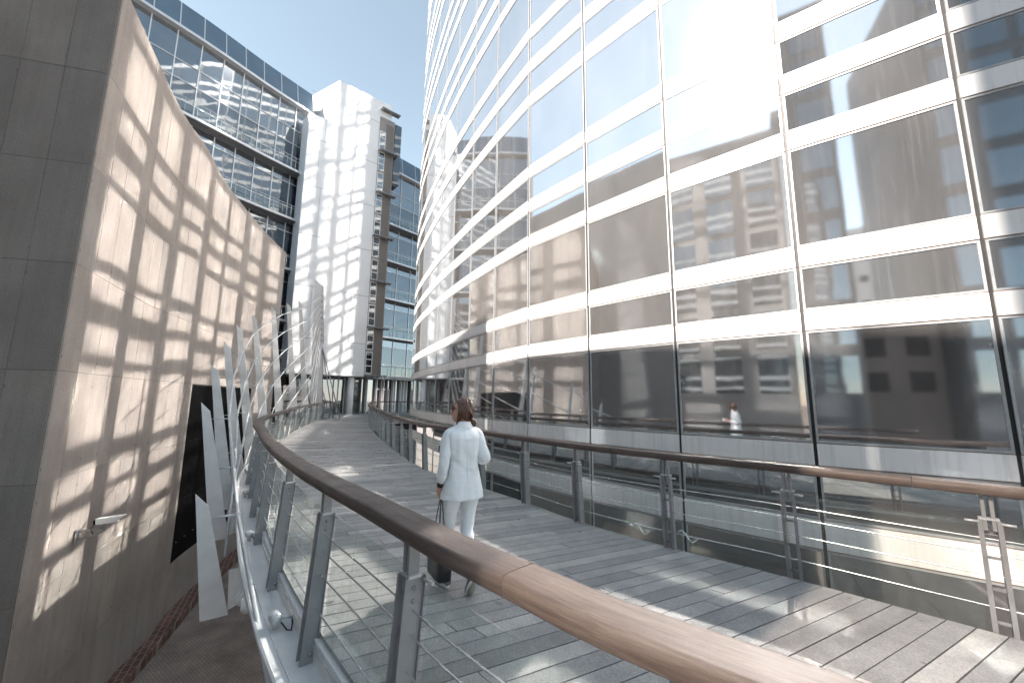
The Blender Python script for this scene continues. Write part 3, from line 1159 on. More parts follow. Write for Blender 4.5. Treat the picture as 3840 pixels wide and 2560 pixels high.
for path, sgn in ((rl2, 1), (rr2, -1)):
    em = MB()
    prof = [(-.02, -.035), (.03, -.035), (.03, -.19), (.27, -.19), (.285, -.20), (.285, -.235), (.06, -.26), (.06, -.46), (-.02, -.46)]
    prof = [(a * sgn, b) for a, b in prof]
    if sgn > 0:
        prof = prof[::-1]
    em.sweep(P3(path, 0), prof, smooth=False)
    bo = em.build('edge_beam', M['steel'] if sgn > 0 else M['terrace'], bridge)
    if sgn > 0:
        rm = MB()
        o1 = offs(path, .20)
        rm.sweep([Vector((p.x, p.y, -.188 + dz(p.y))) for p in o1], [(0.004, 0), (.004, .004), (-.004, .004), (-.004, 0)])
        for k in range(8, len(o1), 9):
            rm.cyl((o1[k].x, o1[k].y, -.19 + dz(o1[k].y)), (o1[k].x, o1[k].y, -.18 + dz(o1[k].y)), .011, 8)
        rm.build('weld_seam', M['steel'], bo)
gm = MB()
o1 = [DL[i].lerp(DR[i], .5) for i in range(n_)]
gm.tube([Vector((p.x, p.y, -.75 + dz(p.y))) for p in o1], .33, 14)
gm.build('girder_pipe', M['steel'], bridge)

vt = MB()  # unseen slab below the viewer, added to darken the street and lower wall
vt.prism([(-10.5, 2.7), (-2.9, 2.7), (-1.2, 1.5), (-.1, .75), (.9, -.1), (1.9, -1.2), (3.4, -3.5), (-1, -9), (-13, -6)], -.62, -.12)
tag(vt.build('terrace', M['terrace']), kind='structure')

# ------------------------------------------------------------------ railings
HR = []
for k in range(16):
    an = 2 * PI * k / 16
    cx, cz = math.cos(an), math.sin(an)
    sx = math.copysign(abs(cx) ** .28, cx) * .090
    szz = math.copysign(abs(cz) ** .42, cz) * .041
    HR.append((sx, 1.041 + szz))


def post_mesh(name):
    """two upright plates across the rail; x = outward, y = along the rail"""
    mb = MB()
    for s in (-.042, .042):
        for (x0, x1, y0, y1) in ((-.052, .060, s - .006, s + .006), (-.052, -.040, s - .006 if s > 0 else s - .022, s + .022 if s > 0 else s + .006)):
            lean = .06
            zb, zt = -.27, .82
            bot = [(x0 + lean, y0, zb), (x1 + lean, y0, zb), (x1 + lean, y1, zb), (x0 + lean, y1, zb)]
            top = [(x0, y0, zt), (x1 - .012, y0, zt), (x1 - .012, y1, zt), (x0, y1, zt)]
            if x1 > 0:
                bot = [(x0 + lean + .02, y0, zb), (x1 + lean - .02, y0, zb), (x1 + lean - .02, y1, zb), (x0 + lean + .02, y1, zb)]
                mid = [(x0 + lean - .004, y0, zb + .06), (x1 + lean, y0, zb + .06), (x1 + lean, y1, zb + .06), (x0 + lean - .004, y1, zb + .06)]
                mb.hexa(bot, mid)
                mb.hexa(mid, top)
            else:
                bot = [(x0 + lean, y0, zb + .1), (x1 + lean, y0, zb + .1), (x1 + lean, y1, zb + .1), (x0 + lean, y1, zb + .1)]
                mb.hexa(bot, top)
    for z in (.05, .29, .52, .70):
        mb.bb(.0 + .055 * (.9 - z), .012 + .055 * (.9 - z), -.036, .036, z, z + .02)
    for (s, z) in [(s, z) for s in (-.048, .048) for z in (.77, .71, -.13, -.21)]:
        x = .06 * (.82 - z) / 1.09
        mb.cyl((x, s - .008, z), (x, s + .008, z), .010 if z > 0 else .015, 8, 1)
    mb.bb(-.03, .028, -.034, -.012, .74, 1.0, 0)
    mb.bb(-.03, .028, .012, .034, .74, 1.0, 0)
    mb.bb(-.034, .036, -.055, .055, .815, .828, 2)
    for s in (-1, 1):
        mb.cyl((-.045, .055 * s, .80), (-.055, .13 * s, .80), .010, 6, 2)
    o = mb.build(name, [M['post'], M['bolt'], M['rod']])
    return o


WZ = (.67, .56, .40, .17, -.06)
post_src = None


def railing(name, label, pts, side, spacing=1.22, start=.4, z=0.0, slope=True, post=True, seg=1.4, simple_posts=False):
    """side: +1 when the outside is to the left of travel"""
    global post_src
    path = cr(pts, .1)
    f = (lambda y: dz(y)) if slope else (lambda y: z)
    m0 = path[len(path) // 3]
    root = thing(name, label, 'railing', (m0.x, m0.y, f(m0.y)), 'wooden topped railings')
    Lc = [0]
    for i in range(1, len(path)):
        Lc.append(Lc[-1] + (path[i] - path[i - 1]).length)
    hm = MB()
    i0 = 0
    sgm_ = round(seg / .1)
    while i0 < len(path) - 1:
        i1 = min(i0 + sgm_, len(path) - 1)
        if len(path) - 1 - i1 < sgm_ * .4:
            i1 = len(path) - 1
        pp = [Vector((p.x, p.y, f(p.y))) for p in path[i0:i1 + 1]]
        tt = (pp[1] - pp[0]).normalized()
        pp[0] = pp[0] + tt * .002
        tt = (pp[-1] - pp[-2]).normalized()
        pp[-1] = pp[-1] - tt * .002
        hm.sweep(pp, HR[::-1], u0=Lc[i0] + random.uniform(0, 9))
        i0 = i1
    hm.build('handrail', M['wood'], root)
    st = []
    s = start
    while s < Lc[-1] - .05:
        st.append(s)
        s += spacing
    at = []
    for s in st:
        i = min(range(len(Lc)), key=lambda q: abs(Lc[q] - s))
        o = left(path, i) * side
        at.append((path[i], o, f(path[i].y), i))
    base = WPOS[root.name]
    for (p, o, zz_, i) in at:
        if simple_posts:
            mb = MB()
            mb.box((p.x, p.y, zz_ + .5), (o.x * .03, o.y * .03, 0), (-o.y * .015, o.x * .015, 0), (0, 0, .5))
            mb.build('post', M['post'], root)
            continue
        if post_src is None:
            post_src = post_mesh('post')
            po = post_src
        else:
            po = post_src.copy()
            COL.objects.link(po)
        po.parent = root
        po.location = Vector((p.x, p.y, zz_)) - base
        po.rotation_euler = (0, 0, math.atan2(o.y, o.x))
    # wires and glass follow the leaning posts
    for z_ in WZ:
        wm_ = MB()
        o1 = []
        for i in range(0, len(path), 2):
            o = left(path, i) * side
            k = .06 * (.82 - z_) / 1.09
            o1.append(Vector((path[i].x + o.x * k, path[i].y + o.y * k, z_ + f(path[i].y))))
        wm_.tube(o1, .0052, 6)
        wm_.build('wire', M['wire'], root)
    for q in range(len(at) - 1):
        i0, i1 = at[q][3] + 1, at[q + 1][3] - 1
        if i1 <= i0:
            continue
        gm = MB()
        idx = sorted(set([i0, (2 * i0 + i1) // 3, (i0 + 2 * i1) // 3, i1]))
        rows = []
        for i in idx:
            o = left(path, i) * side
            zz_ = f(path[i].y)
            lo_ = Vector((path[i].x + o.x * (.045 - .058), path[i].y + o.y * (.045 - .058), zz_ - .02))
            hi_ = Vector((path[i].x - o.x * .058, path[i].y - o.y * .058, zz_ + .80))
            rows.append((lo_, hi_, Vector((o.x, o.y, 0)) * .008))
        for k in range(len(rows) - 1):
            a, b = rows[k], rows[k + 1]
            gm.hexa([a[0], b[0], b[0] + b[2], a[0] + a[2]], [a[1], b[1], b[1] + b[2], a[1] + a[2]])
        gm.build('glass_panel', M['clear'], root)
    return root


def trim_path(P, t0=0):
    return P


railing('bridge_railing', 'wood, wire and glass railing sweeping from the foreground along the left bridge edge', RL, 1, start=.77, spacing=1.42)
railing('bridge_railing', 'railing of wood, wire and glass between the walking woman and the mirror glass building', RR, -1, spacing=1.245, start=1.2)
railing('terrace_railing', 'straight far railing crossing behind the bridge end, before the entrance columns', [(-12.4, 38.6), (-15.8, 40.8), (-19.4, 43.2)], 1, spacing=1.6, z=.415, slope=False, simple_posts=True)
railing('terrace_railing', 'short far railing beside the bend of the curved mirror building', [(-10.35, 31.5), (-9.0, 32.4), (-7.3, 33.6)], -1, spacing=1.3, z=.415, slope=False, simple_posts=True)
railing('terrace_railing', 'far railing behind the tallest steel fins, under the white tower', [(-12.3, 27.2), (-14.5, 28.1), (-16.9, 29.2)], 1, spacing=1.3, z=.415, slope=False, simple_posts=True)

# ------------------------------------------------------------------ steel fins, mast and stay cables
FIN = [((-3.5, 5.15), .55, .17), ((-5.3, 7.7), 1.6, .17), ((-6.5, 9.6), 2.45, .16), ((-7.4, 11.35), 3.25, .16), ((-8.25, 13.2), 4.05, .16), ((-9.1, 15.4), 4.85, .16),
       ((-9.95, 17.8), 5.75, .13), ((-10.75, 20.4), 6.55, .12), ((-11.4, 22.8), 7.3, .12)]
rlp = cr(RL, .1)


def nrm_at(p):
    i = min(range(len(rlp)), key=lambda q: (rlp[q] - Vector(p)).length)
    return left(rlp, i), rlp[i]


ORD = ['first', 'second', 'third', 'fourth', 'fifth', 'sixth', 'seventh', 'eighth', 'ninth']
PINS = []
for k, (b, zt, lean) in enumerate(FIN):
    n, rp_ = nrm_at(b)
    t = Vector((n.y, -n.x))
    zb = -.9 + dz(b[1])
    lab = {0: 'shortest grey steel fin, nearest the viewer beside the left edge beam', 8: 'tallest grey steel fin, last one before the cable mast'}.get(k, f'grey steel fin leaning outwards, {ORD[k]} from the viewer along the left edge')
    fin = thing('stay_fin', lab, 'steel fin', (b[0], b[1], zb), 'grey steel fins along the bridge')
    wb, wt = .27 + .014 * k, .14 + .008 * k
    hgt = zt - zb
    mb = MB()

    def Q(o, s, z):
        return Vector((b[0] + n.x * o + t.x * s, b[1] + n.y * o + t.y * s, z))
    lt = lean * hgt
    th = .022
    zs_ = wt * 1.1
    mb.hexa([Q(-wb / 2, -th, zb), Q(wb / 2, -th, zb), Q(wb / 2, th, zb), Q(-wb / 2, th, zb)],
            [Q(lt - wt / 2, -th, zt - zs_), Q(lt + wt / 2, -th, zt), Q(lt + wt / 2, th, zt), Q(lt - wt / 2, th, zt - zs_)])
    mb.build('blade', M['steel'], fin)
    br = MB()
    dist = (Vector(b) - rp_).length
    br.hexa([Q(-wb / 2 + .01, -.012, zb + .05), Q(-wb / 2 - dist + .1, -.012, zb + .2), Q(-wb / 2 - dist + .1, .012, zb + .2), Q(-wb / 2 + .01, .012, zb + .05)],
            [Q(-wb / 2 + .035, -.012, zb + .5), Q(-wb / 2 - dist + .1, -.012, zb + .55), Q(-wb / 2 - dist + .1, .012, zb + .55), Q(-wb / 2 + .035, .012, zb + .5)])
    br.build('bracket', M['steel'], fin)
    fl = MB()
    o_ = -wb / 2 - .16
    fl.cyl(Q(o_, -.05, zb + .16), Q(o_, .0, zb + .16), .105, 18)
    fl.cyl(Q(o_, -.09, zb + .16), Q(o_, -.05, zb + .16), .085, 18)
    fl.cyl(Q(o_, -.26, zb + .10), Q(o_, -.05, zb + .16), .05, 14)
    fl.build('flange', M['steel'], fin)
    pins = []
    cnt = k + 1
    top_z = zt - zs_ - .14
    low_z = min(top_z, .36 + dz(b[1]))
    for j in range(cnt):
        z = top_z if cnt == 1 else top_z - (top_z - low_z) * j / (cnt - 1)
        u = (z - zb) / hgt
        e = lt * u - (wb + (wt - wb) * u) / 2
        ln = .24
        sm_ = MB()
        sm_.cyl(Q(e + .01, -.02, z), Q(e - ln, -.02, z), .009, 6)
        sm_.cyl(Q(e + .01, .02, z), Q(e - ln, .02, z), .009, 6)
        sm_.cyl(Q(e - ln, -.035, z), Q(e - ln, .035, z), .03, 10)
        sm_.build('strut', M['rod'], fin)
        pins.append(Q(e - ln, 0, z))
    PINS.append(pins)
mast = thing('cable_mast', 'tall pale blade mast with a row of cable pins at the end of the bridge', 'mast', (-11.95, 25.0, -.6))
mb = MB()
md = Vector((.93, .37)).normalized()
mn = Vector((md.y, -md.x))


def MQ(u, z, d_=0.0):
    u = u - .078 * (z + .6)
    return Vector((-11.95 + md.x * u + mn.x * d_, 25.0 + md.y * u + mn.y * d_, z))


for (z0, a0, b0, z1, a1, b1) in ((-.6, -.38, .36, 4.7, -.20, .36), (4.7, -.20, .36, 5.1, -.185, .43), (5.1, -.185, .43, 8.55, -.06, .43)):
    mb.hexa([MQ(a0, z0, -.05), MQ(b0, z0, -.05), MQ(b0, z0, .05), MQ(a0, z0, .05)][::-1] if False else [MQ(a0, z0, .05), MQ(b0, z0, .05), MQ(b0, z0, -.05), MQ(a0, z0, -.05)],
            [MQ(a1, z1, .05), MQ(b1, z1, .05), MQ(b1, z1, -.05), MQ(a1, z1, -.05)])
mb.hexa([MQ(-.06, 8.55, .05), MQ(.43, 8.55, .05), MQ(.43, 8.55, -.05), MQ(-.06, 8.55, -.05)], [MQ(-.05, 9.25, .05), MQ(.43, 8.85, .05), MQ(.43, 8.85, -.05), MQ(-.05, 9.25, -.05)])
mb.build('blade', simple('pale_paint', (.62, .61, .60), .4, var=.05), mast)
eb = MB()
eb.hexa([MQ(.365, -.6, .07), MQ(.40, -.6, .07), MQ(.40, -.6, -.07), MQ(.365, -.6, -.07)], [MQ(.365, 4.7, .07), MQ(.40, 4.7, .07), MQ(.40, 4.7, -.07), MQ(.365, 4.7, -.07)])
eb.hexa([MQ(.435, 5.1, .07), MQ(.47, 5.1, .07), MQ(.47, 5.1, -.07), MQ(.435, 5.1, -.07)], [MQ(.435, 8.85, .07), MQ(.47, 8.85, .07), MQ(.47, 8.85, -.07), MQ(.435, 8.85, -.07)])
eb.build('edge_plate', M['post'], mast)
MP = []
for j in range(9):
    z = 8.15 - .36 * j
    pm_ = MB()
    pm_.cyl(MQ(.36, z, .05), MQ(.36, z, .13), .045, 10)
    pm_.build('pin', M['post'], mast)
    MP.append(MQ(.34, z, .10))
for (u, y_) in ((.55, -.5), (1.0, .4)):
    bm_ = MB()
    bm_.tube([MQ(.38, 4.9), MQ(.38 + u, .42, y_)], .035, 6)
    bm_.build('back_stay', M['post'], mast)
for j in range(9):
    pts = [MP[j]] + [PINS[i][j] for i in range(8, j - 1, -1)]
    if j == 0:
        pts += [Vector((-1.76, 3.24, -.33)), Vector((-.80, 2.02, -.72))]
    else:
        b = FIN[j - 1][0]
        n, q = nrm_at(((b[0] * .45 + FIN[j][0][0] * .55), (b[1] * .45 + FIN[j][0][1] * .55)))
        pts += [Vector((q.x + n.x * .38, q.y + n.y * .38, -.75))]
    mb = MB()
    mb.tube(pts, .021, 8)
    lab = {0: 'uppermost stay cable running over every fin tip from mast to foreground', 8: 'lowest short stay cable between mast and the tallest fin'}.get(j, f'stay cable from the {ORD[j]} pin down the mast to the {ORD[j]} fin')
    tag(mb.build('stay_cable', M['rod'], loc=pts[len(pts) // 2]), lab, 'cable', 'stay cables fanning from the mast')

# ------------------------------------------------------------------ spotlights on the edge beam
SPL = [(-1.82, 3.72), (-3.30, 5.66), (-4.86, 7.9), (-6.3, 10.2)]
for k, p in enumerate(SPL):
    n, rp_ = nrm_at(p)
    t = Vector((n.y, -n.x))
    z = -.19 + dz(p[1])
    q = rp_ + n * .13
    lab = ['small white spotlight on the edge beam nearest the viewer, with black lead', 'small white spotlight beside the second gap between railing posts', 'small white spotlight on the beam near the second fin', 'farthest small white spotlight on the edge beam, by the third fin'][k]
    s = thing('spotlight', lab, 'spotlight', (q.x, q.y, z), 'spotlights on the edge beam')
    T = lambda o, a, h: Vector((q.x + n.x * o + t.x * a, q.y + n.y * o + t.y * a, z + h))
    hb = MB()
    hb.cyl(T(.03, .055, .075), T(.03, -.05, .085), .044, 16)
    hb.cyl(T(.03, .055, .075), T(.03, .075, .073), .037, 16)
    hb.cyl(T(.03, -.05, .085), T(.03, -.075, .087), .035, 16)
    hb.build('housing', M['alu'], s)
    am = MB()
    am.tube([T(.0, 0, .08), T(-.05, .0, .06), T(-.10, .0, .055)], .010, 6)
    am.bb(0, 0, 0, 0, 0, 0) if False else None
    am.cyl(T(.03, 0, .0), T(.03, 0, .04), .02, 8)
    am.build('arm', M['rod'], s)
    cb = MB()
    cb.tube([T(.0, -.06, .07), T(-.04, -.12, .02), T(-.07, -.13, .012), T(-.09, -.06, .03), T(-.10, .0, .05)], .006, 6)
    cb.build('lead', M['rubber'], s)

# ------------------------------------------------------------------ security camera on the wall
mp = Vector((-7.40 * KW, 7.20 * KW, ZW(-.66)))
wt_ = Vector((-.44, .90, 0)).normalized()
wn_ = Vector((wt_.y, -wt_.x, 0))
cc_ = thing('security_camera', 'white security camera on a lattice bracket fixed to the concrete wall', 'camera', mp)
up = Vector((0, 0, 1))
bm_ = MB()
bm_.box(mp + wn_ * .02, wt_ * .05, wn_ * .02, up * .13)
bm_.tube([mp + up * .09, mp + wn_ * .52 + up * .10], .014, 6)
bm_.tube([mp - up * .09, mp + wn_ * .34 - up * .03, mp + wn_ * .52 + up * .08], .014, 6)
for k in range(4):
    a = mp + wn_ * (.06 + .11 * k) + up * (.09 if k % 2 == 0 else -.07 + .02 * k)
    b = mp + wn_ * (.17 + .11 * k) + up * (-.07 + .02 * (k + 1) if k % 2 == 0 else .09)
    bm_.tube([a, b], .008, 5)
bm_.tube([mp + wn_ * .44 + up * .10, mp + wn_ * .44 + up * .2], .035, 10)
bm_.build('bracket', M['post'], cc_)
hm_ = MB()
ax = (wn_ * .9 + up * .10 - wt_ * .25).normalized()
sd_ = ax.cross(up).normalized()
uv_ = sd_.cross(ax)
hc = mp + wn_ * .52 + up * .27
hm_.box(hc, ax * .21, sd_ * .06, uv_ * .055)
hm_.box(hc - ax * .23, ax * .03, sd_ * .05, uv_ * .05, 1)
hm_.build('housing', [M['white'], M['black']], cc_, bevel=.01)
sh = MB()
sh.box(hc + ax * .07 + uv_ * .075, ax * .27, sd_ * .075, uv_ * .008)
for s_ in (-1, 1):
    sh.box(hc + ax * .07 + sd_ * .072 * s_ + uv_ * .05, ax * .26, sd_ * .004, uv_ * .028)
sh.build('sun_shield', M['white'], cc_)
cl = MB()
cl.tube([mp + wn_ * .30 - up * .02, mp + wn_ * .24 + up * .12, mp + wn_ * .30 + up * .22, mp + wn_ * .36 + up * .24], .009, 6)
cl.build('cable_loop', M['rubber'], cc_)

# ------------------------------------------------------------------ scraps of film caught on the right railing
for (p, q, lab) in (((1.55, 5.28, .16), .2, 'scrap of white plastic film tied low on right railing, left of the middle post'), ((1.95, 4.9, .20), .22, 'twisted strip of white plastic film hanging on the wire by a double post')):
    mb = MB()
    pts = []
    for k in range(9):
        f = k / 8
        pts.append(Vector((p[0] + q * f * .75, p[1] - q * f * .7, p[2] + .04 * math.sin(f * 7) - .05 * f)))
    mb.tube(pts, [(.004, .014 + .008 * math.sin(k * 2.1)) for k in range(9)], 6)
    tag(mb.build('plastic_strip', M['plastic'], loc=p), lab, 'litter', 'scraps of plastic film')

# ------------------------------------------------------------------ buildings behind the viewer (mirrored in the glass, and shading the passage) and an added sun-dimming screen
def far_block(name, label, poly, h, body, winmat, cols, rows, wsz, gap=0.0):
    cx_, cy_ = sum(p[0] for p in poly) / 4, sum(p[1] for p in poly) / 4
    root = thing(name, label, 'building', (cx_, cy_, GZ))
    mb = MB()
    mb.prism(poly, GZ, h)
    mb.build('wall', body, root)
    area = sum(poly[i][0] * poly[(i + 1) % 4][1] - poly[(i + 1) % 4][0] * poly[i][1] for i in range(4))
    pl = poly if area > 0 else poly[::-1]
    e = max(range(4), key=lambda i: -(Vector(pl[i]) + Vector(pl[(i + 1) % 4])).length)
    a, b = Vector(pl[e]), Vector(pl[(e + 1) % 4])
    t = (b - a).normalized()
    n = Vector((t.y, -t.x))
    rg = random.Random(4)
    for i in range(cols):
        for j in range(rows):
            if gap and rg.random() < gap:
                continue
            c = a.lerp(b, (i + .5) / cols) + n * .03
            z = 2 + (h - 3) * (j + .5) / rows
            wmb = MB()
            wmb.box((c.x, c.y, z), (t.x * wsz[0], t.y * wsz[0], 0), (n.x * .03, n.y * .03, 0), (0, 0, wsz[1]))
            wmb.build('window', winmat, root)
    return root


sh_ = Vector((SUN.x, SUN.y)).normalized()
uu = Vector((-sh_.y, sh_.x))
c0u = WALL[0].dot(uu)


def UV(u, v):
    """u across the sun's direction, v towards the sun, from the wall corner"""
    p = WALL[0] + sh_ * v + uu * (u - c0u)
    return (p.x, p.y)


pale = simple('pale_grey_panel', (.30, .295, .29), .6, var=.05, scale=.5)
slate = simple('slate_panel', (.12, .125, .135), .5, var=.08, scale=.5)
far_block('pale_office_block', 'pale grey panelled block behind the viewer, mirrored in the curved façade', [UV(-27, 9), UV(-10, 9), UV(-10, 18), UV(-27, 18)], 18.9, pale, M['darkglass'], 6, 6, (.75, 1.1))
far_block('brown_office_block', 'brown grey block behind the viewer, mirrored left of the sun glare', [UV(-9.9, 9.2), UV(-1.3, 9.2), UV(-1.3, 18), UV(-9.9, 18)], 17.3, simple('brown_grey_panel', (.27, .25, .24), .6, var=.08, scale=.5), M['darkglass'], 4, 6, (.7, 1.0))
far_block('slate_office_block', 'tall slate block beside the sun, mirrored in the left half of the near right windows', [UV(.1, 20), UV(8, 19), UV(8, 30), UV(.1, 30)], 34, slate, M['darkglass'], 3, 9, (1.0, 1.3))
far_block('slate_office_block', 'wide slate block mirrored at the right end of the curved façade', [UV(12.8, 18), UV(34, 12), UV(34, 28), UV(12.8, 30)], 34, slate, M['darkglass'], 8, 9, (1.1, 1.3))
far_block('brick_brown_block', 'low brown block mirrored between the two slate blocks', [UV(8.1, 21), UV(12.7, 20.5), UV(12.7, 28), UV(8.1, 28)], 8.0, simple('brown_wall', (.20, .165, .145), .8, var=.1, scale=.6), M['joint'], 2, 2, (.6, .7))
tint, ntt, outt = newmat('sun_dimming_glass')
tb = N(ntt, 'ShaderNodeBsdfTransparent')
tb.inputs['Color'].default_value = (.68, .65, .62, 1)
tg = N(ntt, 'ShaderNodeBsdfGlossy')
tg.inputs['Roughness'].default_value = .05
tx = N(ntt, 'ShaderNodeMixShader')
tx.inputs[0].default_value = .12
L(ntt, tb.outputs[0], tx.inputs[1])
L(ntt, tg.outputs[0], tx.inputs[2])
L(ntt, tx.outputs[0], outt.inputs['Surface'])
dim_ = thing('sun_dimmer', 'added tinted screen behind the viewer, dimming the sun between the blocks', 'building', (*UV(0, 14), GZ))  # unseen screen, added to weaken the sun passing between the blocks
for v_ in (13.0, 15.5):
    mb = MB()
    a, b = UV(-1.29, v_), UV(2.5, v_)
    mb.quad((*a, GZ), (*b, GZ), (*b, 20.5), (*a, 20.5))
    mb.build('dimmer_pane', tint, dim_)
mb = MB()
mb.prism([UV(-1.29, 12.9), UV(2.5, 12.9), UV(2.5, 15.6), UV(-1.29, 15.6)], 20.5, 20.7)
mb.build('roof', slate, dim_)  # cap of the added sun-dimming screen
far_block('white_office_block', 'white block with scattered square windows mirrored in the gap between the slate blocks', [UV(13, 51), UV(30, 47), UV(30, 60), UV(13, 60)], 25.5, M['white'], M['joint'], 13, 13, (.42, .42), .3)

# ------------------------------------------------------------------ the woman
WL = Vector((-.44, 3.85, dz(3.85) + .001))
WROT = Matrix.Rotation(R(30), 4, 'Z')
WM = Matrix.Translation(WL) @ WROT
woman = thing('person', 'woman in a white trouser suit walking away, head turned left, carrying a black bag', 'person', WL)
woman.rotation_euler = (0, 0, R(30))


def wbuild(mb, name, mat, parent=woman, sub=0, smooth=True):
    me = bpy.data.meshes.new(name)
    me.from_pydata([Vector(p) for p in mb.v], [], mb.f)
    for m in (mat if isinstance(mat, (list, tuple)) else [mat]):
        me.materials.append(m)
    me.polygons.foreach_set('material_index', mb.m)
    me.polygons.foreach_set('use_smooth', [smooth] * len(mb.f))
    me.update()
    o = bpy.data.objects.new(name, me)
    COL.objects.link(o)
    o.parent = parent
    if sub:
        s = o.modifiers.new('sub', 'SUBSURF')
        s.levels = s.render_levels = sub
    return o


def ering(c, rx, ry, n=24, ax=(1, 0, 0), ay=(0, 1, 0), pw=2.0, fold=0.0, ph=0.0):
    c, ax, ay = Vector(c), Vector(ax), Vector(ay)
    out = []
    for k in range(n):
        a = 2 * PI * k / n
        ca, sa = math.cos(a), math.sin(a)
        s = (abs(ca) ** pw + abs(sa) ** pw) ** (-1 / pw)
        f = 1 + fold * math.sin(5 * a + ph) + fold * .6 * math.sin(9 * a + 2 * ph)
        out.append(c + ax * ca * rx * s * f + ay * sa * ry * s * f)
    return out


# head in its own space: face along +y, centre of the skull at the origin
HM = Matrix.Translation((-.010, .035, 1.575)) @ Matrix.Rotation(R(62), 4, 'Z') @ Matrix.Rotation(R(9), 4, 'X')


def gs(x, s):
    return math.exp(-(x / s) ** 2)


def head_pt(u, v, grow=1.0):
    """u longitude (0 = face), v latitude"""
    d = Vector((math.sin(u) * math.cos(v), math.cos(u) * math.cos(v), math.sin(v)))
    x, y, z = d.x * .073 * grow, d.y * .094 * grow, d.z * .118 * grow
    if z < 0:
        q = min(1, -z / .115)
        x *= 1 - .36 * q ** 1.3
        if y > 0:
            y += .012 * q
        else:
            y *= 1 - .45 * q
    if grow <= 1.001 and y > 0:
        ax_ = abs(x)
        y += .024 * gs(x, .011) * (gs(z + .020, .017) + .55 * gs(z + .002, .018))
        y -= .009 * gs(ax_ - .031, .014) * gs(z - .012, .013)
        y += .006 * gs(ax_ - .028, .022) * gs(z - .033, .010)
        y += .008 * gs(x, .022) * (gs(z + .053, .0065) + gs(z + .067, .007))
        y -= .004 * gs(x, .02) * gs(z + .060, .003)
        y += .010 * gs(x, .022) * gs(z + .094, .016)
        y -= .005 * gs(x, .02) * gs(z + .079, .006)
        y += .005 * gs(ax_ - .042, .018) * gs(z + .022, .02)
    return Vector((x, y, z))


def head_grid(mb, grow=1.0, nu=40, nv=30, keep=None, off=(0, 0, 0)):
    vs, fs = [], []
    o = Vector(off)
    for j in range(nv + 1):
        v = -PI / 2 + PI * j / nv
        for i in range(nu):
            vs.append(head_pt(2 * PI * i / nu, v, grow) + o)
    for j in range(nv):
        for i in range(nu):
            i2 = (i + 1) % nu
            q = (j * nu + i, j * nu + i2, (j + 1) * nu + i2, (j + 1) * nu + i)
            if keep is None or all(keep(vs[k]) for k in q):
                fs.append(q[::-1])
    mb.add([HM @ p for p in vs], fs, 0, smooth=True)


def limb(mb, pts, rs, n=12):
    mb.tube(cr(pts, .03), [1] * 0 or None, n) if False else None
    P = cr(pts, .025)
    # radius interpolated along the chain
    Lk = [0]
    for i in range(1, len(pts)):
        Lk.append(Lk[-1] + (Vector(pts[i]) - Vector(pts[i - 1])).length)
    rr_ = []
    for k in range(len(P)):
        s = Lk[-1] * k / (len(P) - 1)
        j = 0
        while j < len(Lk) - 2 and Lk[j + 1] < s:
            j += 1
        f = (s - Lk[j]) / max(1e-6, Lk[j + 1] - Lk[j])
        f = f * f * (3 - 2 * f)
        a, b = rs[j], rs[j + 1]
        if isinstance(a, tuple):
            rr_.append((a[0] + (b[0] - a[0]) * f, a[1] + (b[1] - a[1]) * f))
        else:
            rr_.append(a + (b - a) * f)
    mb.tube(P, rr_, n)


body = MB()
head_grid(body)
body.loft([ering((-.01, .012, 1.36), .075, .06), ering((-.01, .018, 1.42), .056, .056), ering((-.008, .024, 1.47), .049, .052), ering((-.008, .030, 1.52), .047, .052), ering((-.008, .034, 1.56), .045, .05)])
body.loft([ering((-.01, .0, .90), .12, .09), ering((-.01, 0, .95), .13, .095), ering((-.01, 0, 1.08), .11, .085), ering((-.01, .0, 1.26), .13, .095), ering((-.01, .0, 1.37), .135, .075), ering((-.01, .01, 1.42), .06, .05)])
JL = dict(sh=(-.148, .02, 1.375), el=(-.196, -.015, 1.125), wr=(-.200, .055, .905), pa=(-.196, .075, .865))
JR = dict(sh=(.132, -.005, 1.375), el=(.182, -.075, 1.135), wr=(.055, .165, 1.175), pa=(.015, .205, 1.185))
limb(body, [JL['sh'], JL['el'], JL['wr']], [.036, .034, .025])
limb(body, [JR['sh'], JR['el'], JR['wr']], [.036, .034, .025])
LL = [(-.095, .01, .86), (-.095, .12, .50), (-.088, .16, .10)]
LR = [(.075, .0, .86), (.062, .03, .49), (.038, -.225, .185)]
limb(body, LL, [.070, .044, .034])
limb(body, LR, [.070, .044, .034])
# hands: palm, four bent fingers of different length, thumb from the side of the palm
limb(body, [JL['wr'], (-.197, .066, .880), (-.192, .076, .835)], [(.024, .019), (.037, .017), (.038, .015)], 12)
for k, (dy, ln) in enumerate(((.030, .92), (.010, 1.0), (-.010, .95), (-.029, .78))):
    a = Vector((-.192, .076 + dy, .835))
    limb(body, [a + Vector((0, 0, .02)), a + Vector((-.004, .002, -.030 * ln)), a + Vector((.012, .004, -.056 * ln)), a + Vector((.034, .004, -.050 * ln))], [.0092, .0088, .0082, .007], 8)
limb(body, [(-.186, .098, .872), (-.170, .118, .848), (-.156, .116, .812)], [.012, .010, .008], 8)
limb(body, [JR['wr'], (.032, .188, 1.178), (.002, .222, 1.186)], [(.024, .019), (.036, .017), (.037, .015)], 12)
for k, (dz_, ln) in enumerate(((.026, .92), (.009, 1.0), (-.009, .95), (-.027, .8))):
    a = Vector((.002, .222, 1.186 + dz_))
    limb(body, [a + Vector((.015, -.015, 0)), a + Vector((-.020 * ln, .030 * ln, 0)), a + Vector((-.052 * ln, .040 * ln, .004)), a + Vector((-.066 * ln, .020 * ln, .008))], [.0090, .0086, .008, .007], 8)
